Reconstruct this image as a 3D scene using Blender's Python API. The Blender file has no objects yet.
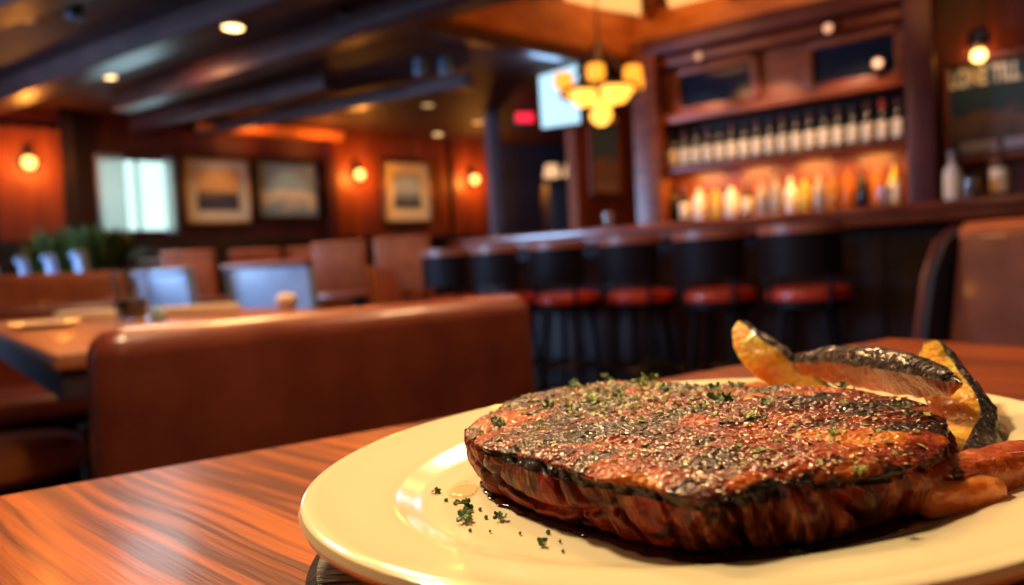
import bpy, bmesh, math, random
import numpy as np
from mathutils import Vector, Matrix, noise
random.seed(7)
S = bpy.context.scene
COL = S.collection
PI = math.pi

# ------------------------------------------------------------------ camera
FPX = 700.0
CAM = Vector((0, 0, .85))
PITCH = math.atan((292.5-268)/FPX)
ROLL = -.05
_f = Vector((0, math.cos(PITCH), -math.sin(PITCH)))
_u0 = Vector((0, math.sin(PITCH), math.cos(PITCH)))
_r0 = Vector((1, 0, 0))
_r = _r0*math.cos(ROLL)+_u0*math.sin(ROLL)
_u = _u0*math.cos(ROLL)-_r0*math.sin(ROLL)
cd = bpy.data.cameras.new('camera')
cam = bpy.data.objects.new('camera', cd)
COL.objects.link(cam)
M = Matrix((_r, _u, -_f)).transposed().to_4x4()
M.translation = CAM
cam.matrix_world = M
cd.sensor_width = 36
cd.lens = FPX/1024*36
cd.clip_start = .01
cd.dof.use_dof = True
cd.dof.focus_distance = .225
cd.dof.aperture_fstop = 7.2
S.camera = cam

# ------------------------------------------------------------------ world, exposure
wd = bpy.data.worlds.new('world')
S.world = wd
wd.use_nodes = True
wd.node_tree.nodes['Background'].inputs[0].default_value = (.30, .16, .10, 1)
wd.node_tree.nodes['Background'].inputs[1].default_value = .015
S.view_settings.view_transform = 'Standard'
S.view_settings.look = 'None'
S.view_settings.exposure = 0
S.view_settings.gamma = 1
S.view_settings.use_curve_mapping = False
S.cycles.use_denoising = True
S.cycles.max_bounces = 5
S.cycles.diffuse_bounces = 3
S.cycles.glossy_bounces = 3
S.cycles.transmission_bounces = 5
S.cycles.transparent_max_bounces = 8
S.cycles.sample_clamp_indirect = 4
S.cycles.caustics_reflective = False
S.cycles.caustics_refractive = False


def W(u, v, z=None, d=None):
    """a point of the place seen in direction (u, v): on the level plane z, or at distance d ahead"""
    q = _f+_r*((u-512)/FPX)+_u*((292.5-v)/FPX)
    t = (z-CAM.z)/q.z if z is not None else d/q.y
    return CAM+q*t


def light(name, kind, loc, energy, color, size=.1, target=None, spot=None, sizey=None, blend=.5):
    l = bpy.data.lights.new(name, kind)
    l.energy = energy
    l.color = color
    if kind == 'AREA':
        l.size = size
        if sizey:
            l.shape = 'RECTANGLE'
            l.size_y = sizey
        else:
            l.shape = 'DISK'
    else:
        l.shadow_soft_size = size
    if kind == 'SPOT':
        l.spot_size = spot or 1.6
        l.spot_blend = blend
    o = bpy.data.objects.new(name, l)
    o.location = loc
    if target is not None:
        o.rotation_euler = (Vector(target)-Vector(loc)).to_track_quat('-Z', 'Y').to_euler()
    COL.objects.link(o)
    return o


# assumed lamp over this table (just above the frame), assumed side daylight, added unseen fills
light('table_pendant_light', 'AREA', (-.42, .66, 1.72), 17, (1, .75, .42), .14, (.05, .26, .78))  # assumed lamp out of view, no fixture is built
light('table_pendant_light', 'AREA', (.30, 1.35, 1.62), 9.0, (1, .62, .30), .16, (.1, .3, .78))  # added low lamp out of view, gives the steak its glints
light('room_lamp_light', 'AREA', (.6, -1.3, 2.3), 5, (1, .60, .32), .5, (.1, .3, .75))  # added unseen fill behind the camera
light('daylight_through_side_windows', 'AREA', (-6.6, 2.6, 1.5), 100, (.36, .60, 1.0), 1.6, (-1.5, 4.9, 1.5), sizey=1.3).data.spread = 1.30  # assumed blue daylight from outside the view, no side windows are built
light('booth_lamp_light', 'AREA', (-1.3, 2.5, 2.3), 20, (1, .64, .36), .3, (-1.2, 2.4, .7))  # added unseen lamp, brightens the bench top and the napkins
light('bench_lamp_light', 'AREA', (-.55, 1.9, 2.1), 34, (1, .50, .18), .25, (-.25, 1.1, .8))  # added backlight for the bench's top edge, out of view
light('dining_lamp_light', 'AREA', (-2.4, 4.9, 2.35), 12, (1, .42, .15), .5, (-2.0, 5.4, .9))  # added area light without a lamp, warms the tan chairs
light('bar_lamp_light', 'AREA', (.7, 3.4, 2.35), 12, (1, .42, .18), .4, (1.3, 4.3, .7))  # added unseen light, brightens the stools and the bar front
light('armchair_lamp_light', 'AREA', (1.9, 1.7, 2.2), 3, (1, .5, .25), .3, (1.7, 2.1, .9))  # added unseen light for the leather booth at the right


# ------------------------------------------------------------------ materials
def lin(c):
    return tuple(c)+(1,) if len(c) == 3 else tuple(c)


def mat(name, col=(.5, .5, .5), rough=.5, metal=0, emit=None, es=0, spec=.5, trans=0, coat=0, ior=1.45, alpha=1,
        col2=None, nscale=8, stretch=(1, 1, 1), bump=0, bscale=None, detail=4, lo=.35, hi=.65):
    m = bpy.data.materials.new(name)
    m.use_nodes = True
    nt = m.node_tree
    b = nt.nodes['Principled BSDF']
    b.inputs['Base Color'].default_value = lin(col)
    b.inputs['Roughness'].default_value = rough
    b.inputs['Metallic'].default_value = metal
    b.inputs['Specular IOR Level'].default_value = spec
    b.inputs['Transmission Weight'].default_value = trans
    b.inputs['Coat Weight'].default_value = coat
    b.inputs['Coat Roughness'].default_value = .12
    b.inputs['IOR'].default_value = ior
    b.inputs['Alpha'].default_value = alpha
    if emit:
        b.inputs['Emission Color'].default_value = lin(emit)
        b.inputs['Emission Strength'].default_value = es
    tc = nt.nodes.new('ShaderNodeTexCoord')
    mp = nt.nodes.new('ShaderNodeMapping')
    mp.inputs['Scale'].default_value = stretch
    nt.links.new(tc.outputs['Object'], mp.inputs['Vector'])
    n = nt.nodes.new('ShaderNodeTexNoise')
    n.inputs['Scale'].default_value = nscale
    n.inputs['Detail'].default_value = detail
    nt.links.new(mp.outputs[0], n.inputs['Vector'])
    if col2:
        r = nt.nodes.new('ShaderNodeValToRGB')
        r.color_ramp.elements[0].position = lo
        r.color_ramp.elements[1].position = hi
        r.color_ramp.elements[0].color = lin(col)
        r.color_ramp.elements[1].color = lin(col2)
        nt.links.new(n.outputs['Fac'], r.inputs[0])
        nt.links.new(r.outputs[0], b.inputs['Base Color'])
    if bump:
        n2 = nt.nodes.new('ShaderNodeTexNoise')
        n2.inputs['Scale'].default_value = bscale or nscale*4
        n2.inputs['Detail'].default_value = 3
        nt.links.new(mp.outputs[0], n2.inputs['Vector'])
        bp = nt.nodes.new('ShaderNodeBump')
        bp.inputs['Strength'].default_value = bump
        bp.inputs['Distance'].default_value = .01
        nt.links.new(n2.outputs['Fac'], bp.inputs['Height'])
        nt.links.new(bp.outputs[0], b.inputs['Normal'])
    return m


def glow(name, col, s):
    return mat(name, (.02, .02, .02), .5, emit=col, es=s)


# ------------------------------------------------------------------ mesh helpers
class MB:
    """collects shapes into one mesh"""

    def __init__(self):
        self.bm = bmesh.new()

    def _xf(self, geom, T):
        bmesh.ops.transform(self.bm, matrix=T, verts=geom)

    def box(self, c, s, rz=0, bev=0, seg=3, taper=None, rot=None):
        g = bmesh.ops.create_cube(self.bm, size=1)
        vs = g['verts']
        bmesh.ops.scale(self.bm, vec=s, verts=vs)
        if taper:  # scale of the top relative to the bottom
            for v in vs:
                if v.co.z > 0:
                    v.co.x *= taper[0]
                    v.co.y *= taper[1]
        if bev:
            es = list({e for v in vs for e in v.link_edges})
            r = bmesh.ops.bevel(self.bm, geom=es, offset=bev, segments=seg, affect='EDGES', profile=.5)
            vs = list({v for f in r['faces'] for v in f.verts} | {v for v in vs if v.is_valid})
        R = rot if rot is not None else Matrix.Rotation(rz, 4, 'Z')
        self._xf(vs, Matrix.Translation(Vector(c)) @ R)
        return self

    def lathe(self, prof, c=(0, 0, 0), n=24, T=None):
        rings = []
        for r, z in prof:
            if r < 1e-6:
                rings.append([self.bm.verts.new((0, 0, z))])
            else:
                rings.append([self.bm.verts.new((r*math.cos(2*PI*i/n), r*math.sin(2*PI*i/n), z)) for i in range(n)])
        for a, b in zip(rings, rings[1:]):
            for i in range(n):
                j = (i+1) % n
                q = []
                for v in ((a[i % len(a)], a[j % len(a)], b[j % len(b)], b[i % len(b)])):
                    if v not in q:
                        q.append(v)
                if len(q) > 2:
                    self.bm.faces.new(q)
        vs = [v for r in rings for v in r]
        self._xf(vs, Matrix.Translation(Vector(c)) @ (T or Matrix.Identity(4)))
        return self

    def tube(self, pts, r, n=10):
        pts = [Vector(p) for p in pts]
        rs = r if isinstance(r, (list, tuple)) else [r]*len(pts)
        rings = []
        up = Vector((0, 0, 1))
        for i, p in enumerate(pts):
            t = (pts[min(i+1, len(pts)-1)]-pts[max(i-1, 0)]).normalized()
            a = t.cross(up)
            if a.length < .05:
                a = t.cross(Vector((0, 1, 0)))
            a.normalize()
            b = t.cross(a)
            rings.append([self.bm.verts.new(p+(a*math.cos(2*PI*k/n)+b*math.sin(2*PI*k/n))*rs[i]) for k in range(n)])
        for a, b in zip(rings, rings[1:]):
            for k in range(n):
                self.bm.faces.new((a[k], a[(k+1) % n], b[(k+1) % n], b[k]))
        self.bm.faces.new(rings[0][::-1])
        self.bm.faces.new(rings[-1])
        return self

    def prism(self, pts, z0, z1):
        a = [self.bm.verts.new((p[0], p[1], z0)) for p in pts]
        b = [self.bm.verts.new((p[0], p[1], z1)) for p in pts]
        n = len(pts)
        self.bm.faces.new(a[::-1])
        self.bm.faces.new(b)
        for i in range(n):
            j = (i+1) % n
            self.bm.faces.new((a[i], a[j], b[j], b[i]))
        return self

    def build(self, name, m, parent=None, smooth=True, kind=None):
        bmesh.ops.recalc_face_normals(self.bm, faces=self.bm.faces)
        me = bpy.data.meshes.new(name)
        self.bm.to_mesh(me)
        self.bm.free()
        return link(name, me, m, parent, smooth, kind)


def link(name, me, m, parent=None, smooth=True, kind=None):
    if m:
        me.materials.append(m)
    if smooth:
        me.polygons.foreach_set('use_smooth', [True]*len(me.polygons))
        try:
            me.set_sharp_from_angle(angle=math.radians(40))
        except Exception:
            pass
    o = bpy.data.objects.new(name, me)
    COL.objects.link(o)
    if parent:
        o.parent = parent
    if kind:
        o['kind'] = kind
    return o


def tag(o, label, cat, group=None):
    o['label'] = label
    o['category'] = cat
    if group:
        o['group'] = group
    return o


def thing(name, label, cat, loc=(0, 0, 0), rz=0, group=None):
    o = bpy.data.objects.new(name, None)
    o.empty_display_size = .1
    COL.objects.link(o)
    o.location = loc
    o.rotation_euler = (0, 0, rz)
    return tag(o, label, cat, group)


def dup(root, loc, rz, label, group=None, scale=None):
    def cp(o, par):
        c = o.copy()
        COL.objects.link(c)
        if par:
            c.parent = par
        for k in [x for x in list(o.children)]:
            cp(k, c)
        return c
    r = cp(root, None)
    r.location = loc
    r.rotation_euler = (0, 0, rz)
    r['label'] = label
    if group:
        r['group'] = group
    if scale:
        r.scale = scale
    return r


ORD = ['first', 'second', 'third', 'fourth', 'fifth', 'sixth', 'seventh', 'eighth', 'ninth', 'tenth', 'eleventh', 'twelfth',
       'thirteenth', 'fourteenth', 'fifteenth', 'sixteenth', 'seventeenth', 'eighteenth', 'nineteenth', 'twentieth']

# ------------------------------------------------------------------ shared materials
M_wall = mat('red_brown_wood_panelling', (.16, .032, .016), .42, col2=(.27, .062, .026), nscale=3, stretch=(3, 3, .4), bump=.1)
M_walld = mat('dark_mahogany', (.050, .006, .008), .45, col2=(.095, .013, .012), nscale=4, stretch=(3, 3, .5), bump=.1)
M_wains = mat('near_black_wainscot', (.012, .006, .009), .35, col2=(.03, .012, .012), nscale=5)
M_floor = mat('dark_floor', (.010, .006, .008), .35, col2=(.028, .014, .014), nscale=5, bump=.05)
M_ceil = mat('dark_timber_ceiling', (.035, .012, .012), .62, col2=(.07, .022, .018), nscale=4, stretch=(1, 1, 1), bump=.08, spec=.3)
M_beam = mat('stained_beam', (.035, .014, .014), .34, col2=(.065, .024, .020), nscale=6, bump=.1)
M_amber = mat('honey_wood', (.48, .13, .03), .4, col2=(.66, .22, .05), nscale=5, stretch=(1, 1, 4), bump=.05)
M_bwood = mat('bar_cherry_wood', (.12, .022, .010), .36, col2=(.22, .048, .018), nscale=5, stretch=(1, 1, 4), bump=.06)
M_leather = mat('chestnut_leather', (.15, .026, .014), .36, col2=(.21, .042, .020), nscale=14, bump=.12, bscale=260, coat=.25)
M_leather_o = mat('tan_orange_leather', (.42, .10, .03), .38, col2=(.55, .15, .05), nscale=12, bump=.08, bscale=200)
M_leather_b = mat('slate_blue_leather', (.32, .40, .58), .32, col2=(.40, .48, .66), nscale=10, bump=.08, bscale=160)  # blue daylight sheen on brown leather, put into the base colour
M_black = mat('black_lacquer', (.007, .005, .008), .5, col2=(.012, .009, .012), nscale=20, spec=.2)
M_red = mat('red_vinyl', (.50, .035, .018), .35, col2=(.60, .055, .025), nscale=20, bump=.04, coat=.2)
M_metal = mat('dark_bronze', (.06, .04, .03), .35, metal=.8, col2=(.09, .06, .04), nscale=30)
M_brass = mat('brass', (.5, .3, .12), .3, metal=1, col2=(.6, .38, .16), nscale=30)
M_cream = mat('cream_paper', (.82, .66, .42), .6, col2=(.9, .74, .5), nscale=12)
M_linen = mat('white_linen', (.75, .66, .55), .8, col2=(.82, .73, .62), nscale=30, bump=.1)
G_amber = glow('amber_glass_lit', (1, .33, .02), 1.9)
G_bulb = glow('warm_bulb', (1, .48, .10), 4.5)
G_down = glow('downlight_lens', (1, .60, .26), 9)

# ------------------------------------------------------------------ room shell
K = 1.5                                     # bar direction is (-K, 1)
BD = Vector((-K, 1, 0)).normalized()        # along the bar, away from us
BN = Vector((1, K, 0)).normalized()         # from us towards the back bar
BROT = math.atan2(-BD.y, -BD.x)             # local +x runs along the bar towards us/right


def bar_pt(c, u, z=0):
    """where the line x+K*y=c is met looking towards column u"""
    q = _f+_r*((u-512)/FPX)
    y = c/(q.x/q.y+K)
    return Vector((q.x/q.y*y, y, z))


def slab(name, pts, z0, z1, m):
    b = MB()
    b.prism(pts, z0, z1)
    return b.build(name, m, smooth=False, kind='structure')


def wall_seg(name, a, b, z0, z1, th, m, side=1, kind='structure', parent=None):
    a = Vector((a[0], a[1], 0))
    b = Vector((b[0], b[1], 0))
    d = (b-a).normalized()
    n = Vector((-d.y, d.x, 0))*th*side
    q = MB()
    q.prism([a, b, b+n, a+n], z0, z1)
    return q.build(name, m, parent, smooth=False, kind=kind)


slab('floor', [(-9, -3), (9, -3), (9, 12), (-9, 12)], -.1, 0, M_floor)
CNR = Vector((1.16, 6.10, 0))
FL = Vector((-.43, 4.88, 0))
slab('ceiling', [(-9, -3), (9.4, -3), (9.4, -2.53), (-1.03, 4.42), (1.16, 6.10), (3.2, 7.66), (3.2, 12), (-9, 12)], 2.48, 2.6, M_ceil)
slab('ceiling_over_bar', [(9.4, -2.6), (9.4, 2), (2.0, 7.5), (.9, 6.3), (-1.2, 4.5), (-1.0, 4.3)], 2.97, 3.06, M_bwood)
# picture wall
WA = Vector((-4.22, 6.24, 0))
WB = Vector((-.49, 8.97, 0))
wd_ = (WB-WA).normalized()
wn = Vector((wd_.y, -wd_.x, 0))             # out of the wall into the room
WL = WA-wd_*5.2


def on_wall(u, off=0, z=0):
    q = _f+_r*((u-512)/FPX)
    k = q.x/q.y
    # (WA+t wd) : x = k y
    t = (k*WA.y-WA.x)/(wd_.x-k*wd_.y)
    p = WA+wd_*t+wn*off
    p.z = z
    return p


WROT = math.atan2(wd_.y, wd_.x)


def zat(u, v, p):
    """height of the thing seen at (u,v) if it stands at the plan position p"""
    return W(u, v, d=p.y).z


wall_seg('wall_left', WL, on_wall(492), 0, 2.48, .15, M_walld)
wall_seg('wall_side', (-8.4, -3), (-8.4, 4), 0, 2.48, .15, M_walld)
wall_seg('wall_rear', (9.2, -3), (-8.4, -3), 0, 3.05, .15, M_walld)
wall_seg('wall_right', (9.2, 1.2), (9.2, -3), 0, 3.05, .15, M_walld, side=-1)
RC0 = on_wall(492)
wall_seg('wall_corridor', RC0, (2.9, 10.2), 0, 2.48, .15, mat('navy_plaster', (.012, .014, .035), .6, col2=(.02, .022, .05), nscale=3))
C_BACK = 10.6
BR0 = bar_pt(C_BACK, 645)
BR1 = Vector((9.1, (C_BACK-9.1)/K, 0))
wall_seg('wall_back', BR1, BR0, 0, 2.97, .15, M_walld, side=-1)
pL = Vector((.60, 6.02, 0))
wall_seg('wall_poster', pL, CNR+Vector((.0, .33, 0)), 0, 2.48, .12, M_wall)
# honey coloured fascias around the raised ceiling over the bar
wall_seg('trim_1', Vector((-1.03, 4.42, 0)), CNR, 2.50, 2.97, .05, M_amber)
wall_seg('trim_2', CNR, Vector((7.2, 2.07, 0)), 2.66, 2.97, .05, M_amber)
wall_seg('trim_3', Vector((-1.03, 4.42, 0)), Vector((9.3, -2.46, 0)), 2.34, 2.97, .1, M_beam, side=1)
wall_seg('trim_4', Vector((-1.0, 4.38, 0)), CNR+Vector((-.02, -.02, 0)), 2.44, 2.50, .09, M_beam, side=-1)
# lit laylight panels and ribs in the raised ceiling
lp = mat('opal_laylight', (.8, .7, .5), .5, emit=(1, .55, .16), es=1.0, col2=(.8, .7, .5), nscale=2)
for i, q in enumerate([[(552, -30), (640, -12), (641, 15), (566, 2)], [(664, -14), (738, -30), (730, 3), (672, 18)],
                       [(752, -60), (840, -80), (860, -40), (770, -25)]]):
    ps = [W(a, b, z=2.955) for a, b in q]
    b = MB()
    b.prism(ps, 2.950, 2.972)
    o = b.build('ceiling_light', lp, smooth=False)
    tag(o, ['pale lit opal ceiling panel above the chandelier', 'bright yellow lit ceiling panel right of the chandelier',
            'lit ceiling panel over the right of the bar'][i], 'ceiling light')
for i, (a, b_) in enumerate([((650, 22), (655, -90)), ((726, 30), (742, -60)), ((540, 18), (520, -40))]):
    A = W(*a, z=2.93)
    B = W(*b_, z=2.93)
    m_ = MB()
    m_.tube([A, B], .05, 4)
    m_.build('ceiling_beam', M_bwood, smooth=False, kind='structure')
light('coffer_light', 'AREA', (1.1, 5.0, 2.74), 5, (1, .42, .10), .7, (1.3, 5.2, 3.0))
light('coffer_light', 'AREA', (2.5, 4.1, 2.74), 4, (1, .42, .10), .7, (2.9, 4.4, 3.0))

# ceiling beams over the dining room, parallel to the bar
for i, (u1, v1, u2, v2, w, h) in enumerate([
        (122, 112, 520, -8, .16, .17), (113, 137, 330, 90, .12, .13), (182, 140, 470, 88, .10, .12),
        (-30, 118, 330, -9, .20, .15), (-60, 40, 210, -55, .2, .16)]):
    A = W(u1, v1, z=2.33)
    B = W(u2, v2, z=2.33)
    d = (B-A)
    m_ = MB()
    m_.box((A+B)/2+Vector((0, 0, h/2)), (d.length, w, h), math.atan2(d.y, d.x), bev=.01, seg=1)
    m_.build('ceiling_beam', M_beam, smooth=False, kind='structure')
# cross beam and sloped panels
for i, (u1, v1, u2, v2, w) in enumerate([]):
    A = W(u1, v1, z=2.36)
    B = W(u2, v2, z=2.36)
    d = B-A
    m_ = MB()
    m_.box((A+B)/2+Vector((0, 0, .07)), (d.length, w, .14), math.atan2(d.y, d.x), bev=.01, seg=1)
    m_.build('ceiling_beam', M_ceil, smooth=False, kind='structure')

# picture wall: bright pilaster bays, dado rail, wainscot
wall_seg('trim_5', on_wall(-60, .05), on_wall(492, .05), 1.22, 1.30, .05, M_wains, side=1)
wall_seg('trim_6', on_wall(-60, .03), on_wall(492, .03), 0, 1.22, .03, M_wains, side=1)
for i, (ua, ub) in enumerate([(3, 70), (341, 382), (382, 452), (457, 490)]):
    wall_seg('trim_%d' % (7+i), on_wall(ua, .05 if i != 2 else .035), on_wall(ub, .05 if i != 2 else .035), 1.30, 2.48 if i else 2.3, .03, M_wall, side=1)
wall_seg('trim_11', on_wall(70, .12), on_wall(84, .12), 0, 2.48, .1, M_wains, side=1)
wall_seg('trim_12', on_wall(331, .10), on_wall(339, .10), 0, 2.48, .1, M_walld, side=1)
# amber lit cove strip above the pictures
cove = MB()
A = on_wall(205, .25, 2.40)
B = on_wall(345, .25, 2.40)
cove.prism([A, B, B-wn*.2, A-wn*.2], 2.36, 2.44)
cove.build('trim_13', M_amber, smooth=False, kind='structure')
for uu in (250, 320):
    p = on_wall(uu, .42, 2.25)
    light('cove_light', 'AREA', p, 4, (1, .33, .06), .3, p+Vector((0, 0, 1)) - wn*.3)
# grey steel column by the corridor
m_ = MB()
pc = Vector((W(496, 200, d=7.4).x, 7.4, 0))
m_.box(pc+Vector((0, 0, 1.24)), (.13, .16, 2.48), .3, bev=.01)
m_.build('column', mat('grey_steel_paint', (.10, .09, .12), .4, col2=(.14, .12, .15), nscale=9), kind='structure')

# ------------------------------------------------------------------ window with sheer curtains
p0, p1 = on_wall(102, .02), on_wall(183, .02)
wz0, wz1 = zat(145, 235, on_wall(145)), zat(140, 157, on_wall(145))
wc = (p0+p1)/2
ww = (p1-p0).length
win = bpy.data.objects.new('window_1', None)
COL.objects.link(win)
win.location = wc+Vector((0, 0, (wz0+wz1)/2))
win.rotation_euler = (0, 0, WROT)
win['kind'] = 'structure'
h = wz1-wz0
M_sky = mat('daylit_pane', (.1, .1, .1), .1, emit=(.62, .93, .88), es=1.5)
MB().box((0, -.012, 0), (ww-.04, .008, h-.04)).build('window_pane', M_sky, win, smooth=False)
f = MB()
for s in (-1, 1):
    f.box((s*(ww/2-.02), -.03, 0), (.045, .05, h), bev=.004)
    f.box((0, -.03, s*(h/2-.02)), (ww, .05, .045), bev=.004)
f.box((0, -.03, 0), (.025, .04, h), bev=.003)
f.build('window_frame', M_walld, win)
M_sheer = mat('sheer_curtain', (.75, .9, .88), .9, trans=0, alpha=.45)
for s in (-1, 1):
    bmc = bmesh.new()
    nseg = 40
    rows = []
    for k in range(nseg+1):
        x = s*(ww*.5-.01)-s*k/nseg*ww*(.34 if s < 0 else .16)
        y = -.075+.018*math.sin(k*1.1)
        rows.append((bmc.verts.new((x, y, -h/2)), bmc.verts.new((x, y, h/2))))
    for a, b in zip(rows, rows[1:]):
        bmc.faces.new((a[0], b[0], b[1], a[1]))
    me = bpy.data.meshes.new('curtain')
    bmc.to_mesh(me)
    bmc.free()
    cu = link('curtain', me, M_sheer)
    cu.modifiers.new('s', 'SOLIDIFY').thickness = .002
    cu.matrix_world = Matrix.Translation(win.location) @ Matrix.Rotation(WROT, 4, 'Z')
    tag(cu, 'sheer pale curtain drawn at the %s edge of the window' % ('left' if s < 0 else 'right'), 'curtain')
wp = wc+wn*.2
light('window_daylight', 'AREA', Vector((wp.x, wp.y, 1.7)), 3, (.55, .85, 1), .6, (-1, 3, .8))

# ------------------------------------------------------------------ framed pictures on the wall


def art_mat(name, c1, c2, c3, sc=2.5):
    m = bpy.data.materials.new(name)
    m.use_nodes = True
    nt = m.node_tree
    b = nt.nodes['Principled BSDF']
    b.inputs['Roughness'].default_value = .3
    tc = nt.nodes.new('ShaderNodeTexCoord')
    sp = nt.nodes.new('ShaderNodeSeparateXYZ')
    n = nt.nodes.new('ShaderNodeTexNoise')
    n.inputs['Scale'].default_value = sc*3
    nt.links.new(tc.outputs['Generated'], sp.inputs[0])
    nt.links.new(tc.outputs['Generated'], n.inputs['Vector'])
    mx = nt.nodes.new('ShaderNodeMath')
    mx.operation = 'MULTIPLY_ADD'
    nt.links.new(n.outputs['Fac'], mx.inputs[0])
    mx.inputs[1].default_value = .5
    nt.links.new(sp.outputs['Z'], mx.inputs[2])
    r = nt.nodes.new('ShaderNodeValToRGB')
    e = r.color_ramp.elements
    e[0].position = .35
    e[0].color = lin(c1)
    e[1].position = 1.1
    e[1].color = lin(c3)
    x = e.new(.62)
    x.color = lin(c2)
    x = e.new(.75)
    x.color = lin(c3)
    nt.links.new(mx.outputs[0], r.inputs[0])
    nt.links.new(r.outputs[0], b.inputs['Base Color'])
    return m


def picture(u0, u1, v0, v1, label, framem, matm, artm, inset, off=.05):
    uc = (u0+u1)/2
    c = on_wall(uc, off)
    w = (on_wall(u1)-on_wall(u0)).length
    z0, z1 = zat(uc, v1, c), zat(uc, v0, c)
    hh = z1-z0
    t = thing('framed_picture', label, 'picture', (c.x, c.y, (z0+z1)/2), WROT)
    f = MB()
    for s in (-1, 1):
        f.box((s*(w/2-.015), -.012, 0), (.03, .03, hh), bev=.004)
        f.box((0, -.012, s*(hh/2-.015)), (w, .03, .03), bev=.004)
    f.build('frame', framem, t)
    MB().box((0, 0, 0), (w-.02, .012, hh-.02)).build('mat_board', matm, t, smooth=False)
    MB().box((0, -.008, .02*hh), (w*inset, .006, hh*inset)).build('artwork', artm, t, smooth=False)
    light('picture_wash', 'SPOT', c+wn*.55+Vector((0, 0, 2.40-c.z)), 13, (1, .72, .42), .05, Vector((c.x, c.y, 1.62)), spot=.75, blend=.7)  # added spot without a fixture, brightens this picture
    return t


picture(190, 256, 158, 224, 'square picture with an orange sky and wide cream mat, right of the window',
        M_brass, M_cream, art_mat('dusk_painting', (.05, .05, .08), (.03, .04, .07), (.8, .38, .12)), .62)
picture(262, 324, 161, 219, 'pale misty blue green painting without a mat, between the two matted pictures',
        M_metal, mat('misty_board', (.25, .3, .28), .5), art_mat('misty_painting', (.20, .28, .30), (.75, .62, .42), (.28, .38, .38), 1.2), .9)
picture(386, 434, 161, 223, 'upright picture of a grey scene with cream mat, between two lit wall sconces',
        M_brass, M_cream, art_mat('grey_painting', (.05, .06, .07), (.22, .24, .24), (.40, .42, .38)), .55, off=.06)

# ------------------------------------------------------------------ wall sconces on the picture wall
for i, (u, v, lb) in enumerate([(38, 163, 'glowing wall sconce on the orange bay left of the window, above the plant'),
                                (361, 175, 'glowing wall sconce left of the small upright picture'),
                                (474, 180, 'glowing wall sconce right of the small upright picture')]):
    c = on_wall(u, .05)
    z = zat(u, v, on_wall(u, .13))
    t = thing('wall_sconce', lb, 'wall lamp', (c.x, c.y, z), WROT, None)
    MB().box((0, -.008, .10), (.07, .02, .14), bev=.006).build('back_plate', M_metal, t)
    MB().tube([(0, -.01, .12), (0, -.06, .15), (0, -.10, .11)], .008).build('arm', M_metal, t)
    MB().lathe([(.0, -.055), (.028, -.05), (.05, -.02), (.055, .01), (.045, .04), (.025, .058), (0, .06)], (0, -.10, 0)).build('globe_shade', G_bulb, t)
    MB().lathe([(0, .1), (.02, .1), (.028, .055), (0, .055)], (0, -.10, 0)).build('cap', M_metal, t)
    p = c+wn*.24
    light('sconce_light', 'POINT', (p.x, p.y, z), 18, (1, .34, .045), .05)

# ------------------------------------------------------------------ recessed downlights
for i, (u, v, s) in enumerate([(233, 29, 1.5), (108, 78, 1.0), (235, 131, .35), (313, 108, .5), (419, 85, .9), (438, 135, .55), (428, 106, .2), (478, 123, .2)]):
    p = W(u, v, z=2.465 if i else 2.313)
    names = ['brightest recessed downlight near the front of the dark ceiling', 'recessed downlight beside the blue lit beam on the left',
             'small dim downlight far back above the square picture', 'dim downlight in the middle of the ceiling before the amber cove',
             'clear round downlight under the dark ceiling left of the television', 'downlight low over the small upright picture',
             'very faint downlight just below the brighter one', 'very faint downlight beside the grey column']
    t = thing('ceiling_downlight', names[i], 'ceiling light', (p.x, p.y, 2.47 if i else 2.318))
    MB().lathe([(.058, 0), (.07, 0), (.072, .004), (.07, .01), (.058, .01), (.058, 0)]).build('trim_ring', M_metal, t)
    MB().lathe([(0, .002), (.058, .002), (.058, .009), (0, .009)]).build('lens', glow('downlight_lens', (1, .60, .24), 5*s), t)
    if s > .4:
        light('downlight_beam', 'SPOT', (p.x, p.y, p.z-.03), 6*s, (1, .55, .22), .03, (p.x, p.y, 0), spot=1.5)

# track spots hanging from the ceiling (dark)
for u, v, zz, lb in [(25, 8, 2.4, 'dark track spotlight at the upper left with a bluish sheen'), (74, 6, 2.4, 'dark brown track spotlight beside the bluish one'),
                     (420, 66, 2.34, 'dark spotlight canister above the clear downlight'), (445, 66, 2.34, 'smaller dark spotlight canister right of the other one')]:
    p = W(u, v, z=zz)
    t = thing('track_spotlight', lb, 'spotlight', (p.x, p.y, p.z))
    MB().lathe([(0, -.07), (.04, -.07), (.045, -.05), (.045, .05), (.02, .07), (0, .07)], n=16).build('canister', mat('steel_blue_enamel', (.05, .09, .14), .3), t)
    MB().lathe([(0, .07), (.008, .07), (.008, 2.48-zz), (0, 2.48-zz)], n=8).build('stem', M_metal, t)

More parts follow.
